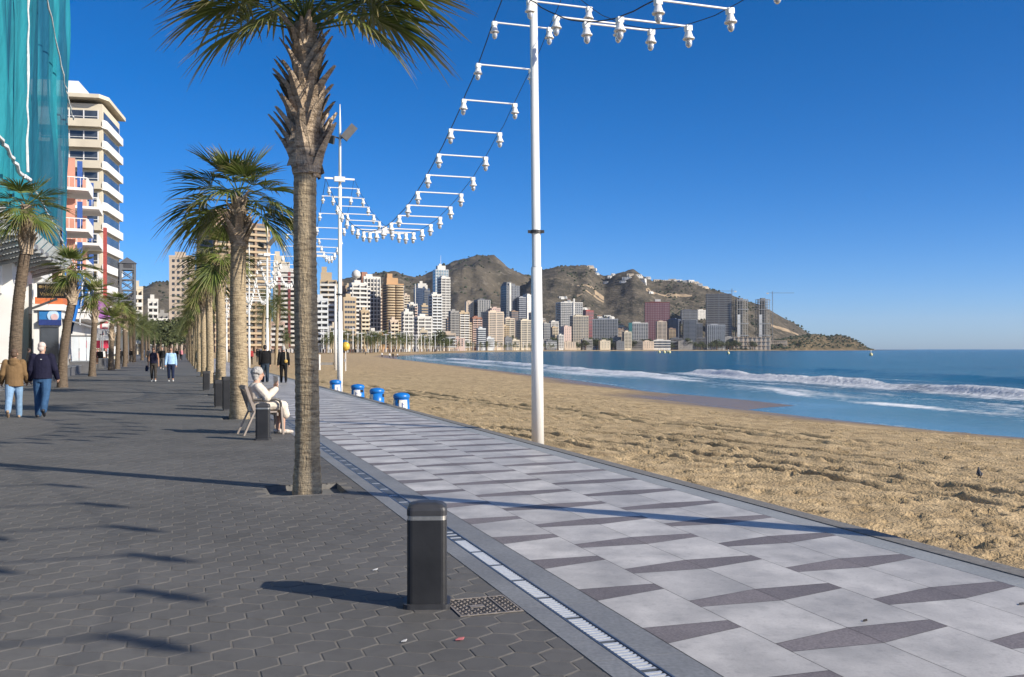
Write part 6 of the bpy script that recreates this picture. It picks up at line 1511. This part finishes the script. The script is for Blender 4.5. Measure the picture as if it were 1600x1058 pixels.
for i,(u,v,lab) in enumerate([(86.5,-7.2,'nearest terrace table under the grey awning'),(89.5,-8.4,'middle terrace table under the nearer awning'),(97,-7.4,'terrace table under the second awning'),(66,-9.8,'small dark table outside the shop under the pergola')]):
    x,y,_=W(u,v); t=thing('cafe_table',lab,'table',(x,y,0),TH,'tables on the terraces'); m=MB(); m.bb(-.4,.4,-.4,.4,.71,.75); m.build('table_top',wood,t); m=MB(); m.tube([(0,0,0),(0,0,.71)],.04,8); m.lathe([(.25,0),(.22,.03)],n=12); m.build('pedestal',dark_steel,t)
    for k in range(3):
        a=k*2.1+i; x2,y2,_=W(u+.75*math.sin(a),v+.75*math.cos(a)); c=thing('cafe_chair',f'{["first","second","third"][k]} chair at the {lab}','chair',(x2,y2,0),TH+a,'chairs on the terraces')
        m=MB(); m.bb(-.21,.21,-.21,.21,.42,.46); m.build('seat',wood,c); m=MB(); m.bb(-.21,.21,.19,.23,.5,.88); m.build('backrest',wood,c)
        for sx in (-.18,.18):
            for sy in (-.18,.2): m=MB(); m.bb(sx-.02,sx+.02,sy-.02,sy+.02,0,.42 if sy<0 else .55); m.build('leg',dark_steel,c)
for i,(u,v,tp,lab) in enumerate([(87.2,-6.9,'white','diner in white at the nearest terrace table'),(90.2,-8.0,'red','diner in red at the middle terrace table'),(97.5,-7.1,'pink','diner in pink under the second awning'),(92,-6.5,'black','waiter in black beside the awning post'),(106,-7,'black','dark figure outside the café'),(67,-8.8,'greyc','dark figure beside the shop table under the pergola')]):
    x,y,_=W(u,v); person(lab,(x,y,0),TH+i,1.68,top=tp,bot='black',hair=['brown','dark'][i%2],far=True)
# ---- steel lattice tower
x,y,_=W(158,-7.4); t=thing('lattice_tower','dark steel lattice tower with a peaked cap and solid foot','tower',(x,y,0),TH+R(8))
lt=mat('lattice_grey',(.10,.105,.115),.55,.1,1); wdt=1.0; H_=14.4
m=MB()
for a in (-1,1):
    for c in (-1,1): m.bb(a*wdt-.16,a*wdt+.16,c*wdt-.16,c*wdt+.16,0,H_)
m.build('leg_frame',lt,t)
m=MB(); m.bb(-wdt-.1,wdt+.1,-wdt-.1,wdt+.1,0,4.3); m.build('foot_cladding',lt,t)
for k in range(6):
    z0,z1=4.3+k*1.55,4.3+(k+1)*1.55
    m=MB()
    for (p,q) in (((-1,-1),(1,-1)),((1,-1),(1,1)),((-1,1),(1,1)),((-1,-1),(-1,1))):
        P0=(p[0]*wdt,p[1]*wdt); Q0=(q[0]*wdt,q[1]*wdt)
        m.beam((*P0,z0),(*Q0,z1-.2),.13); m.beam((*Q0,z0),(*P0,z1-.2),.13); m.beam((*P0,z1-.1),(*Q0,z1-.1),.3,.2)
    m.build('brace',lt,t)
m=MB(); m.bb(-wdt-.1,wdt+.1,-wdt-.1,wdt+.1,13.6,14.4); m.build('head',lt,t); m=MB(); m.box((0,0,14.9),(2.6,2.6,1.0),0,0,(.05,.05)); m.build('cap',lt,t); m=MB(); m.bb(-.6,.6,-wdt-.14,-wdt-.09,13.75,14.25); m.build('opening',shop_d,t)
# ---- the pale angled tower
X0,Y0,_=at(160,156); 
t=thing('angled_tower','cream high-rise with an overhanging roof and angled balconies right of the net','tower block',(X0,Y0,-.1),R(11.5))
hT=zat(152,156)-1.0
m=MB(); m.bb(-14,0,0,14,0,hT); m.build('wall',wall_c,t)
m=MB(); m.poly([(-14.5,-1.6),(-.2,-1.6),(.9,.5),(.9,14.8),(-14.5,14.8)],hT+.6,hT+1.2); m.build('roof',wall_c,t); m=MB(); m.bb(-13,-4,2,12,hT+1.2,hT+4.0); m.build('roof_house',wall_w,t)
nfl=12; fh=(hT-1.5)/nfl
fm=MB(); fm.poly([(-14.2,-1.3),(.0,-1.3),(.0,-1.12),(-14.2,-1.12)],.1,1.1); fm.poly([(-14.2,-1.3),(.0,-1.3),(.0,-.05),(-14.2,-.05)],-.12,.1); fb=fm.build('balcony',wall_c,t,loc=(0,0,1.0))
sm=MB(); sm.poly([(.06,-.6),(.62,.6),(.62,14),(.06,14)],-.12,.1); sm.poly([(.5,.6),(.62,.6),(.62,14),(.5,14)],.1,1.15); sm.poly([(.06,-.6),(.2,-.6),(.62,.45),(.62,.6)],.1,1.15); sb=sm.build('side_balcony',wall_w,t,loc=(0,0,1.0))
wmB=MB(); wmB.bb(-13.6,-.5,-.10,-.01,1.2,2.65); wb=wmB.build('window',glass_dark,t,loc=(0,0,1.0))
wmS=MB(); wmS.bb(.01,.06,.8,13.4,1.2,2.7); ws=wmS.build('side_window',glass_dark,t,loc=(0,0,1.0))
mlB=MB(); [mlB.bb(-13.6+q*2.15,-13.42+q*2.15,-.16,-.105,1.15,2.7) for q in range(7)]; mlB.bb(-13.6,-.5,-.2,-.165,1.62,1.70); ml=mlB.build('window_frame',rail_w,t,loc=(0,0,1.0)); aw2=MB(); aw2.bb(-13.8,-5.2,-.55,-.13,1.15,2.7); ab=aw2.build('white_blind',wall_w,t,loc=(0,0,1.0+fh))
for i in range(1,nfl):
    for o in (fb,sb,wb,ws,ml):
        c_=o.copy(); COL.objects.link(c_); c_.location=(0,0,1.0+i*fh)
    if i%2==1 and i>1: c_=ab.copy(); COL.objects.link(c_); c_.location=(0,0,1.0+i*fh)
m=MB()
for k in range(6): m.bb(-13.9+k*2.7,-13.65+k*2.7,-1.1,-.9,0,hT+.6)
# far houses under the left hill
for i,(px0,px1,yt,Yd,c1,lab) in enumerate([(228,246,470,420,'white','small white block under the left hill'),(243,262,492,520,'concrete','low grey block under the left hill'),(204,222,452,300,'cream','cream balcony block right behind the lattice tower')]):
    tower(lab,px0,px1,yt,0,'balcony',c1,'white',20,.8,Y=Yd,group='blocks on the left of the promenade')
# ============================================================ THE AIR OVER THE BAY
hz = bpy.data.materials.new('sea_air'); hz.use_nodes = True
hn = hz.node_tree.nodes; hn.clear(); ho = hn.new('ShaderNodeOutputMaterial'); hv = hn.new('ShaderNodeVolumePrincipled')
hv.inputs['Color'].default_value = (.80,.88,1.0,1); hv.inputs['Density'].default_value = 2.4e-5; hv.inputs['Anisotropy'].default_value = .0
hz.node_tree.links.new(hv.outputs['Volume'],ho.inputs['Volume'])
m = MB(); m.bb(-13000,15800,-300,15000,-9,480); tag(m.build('haze',hz),kind='stuff')
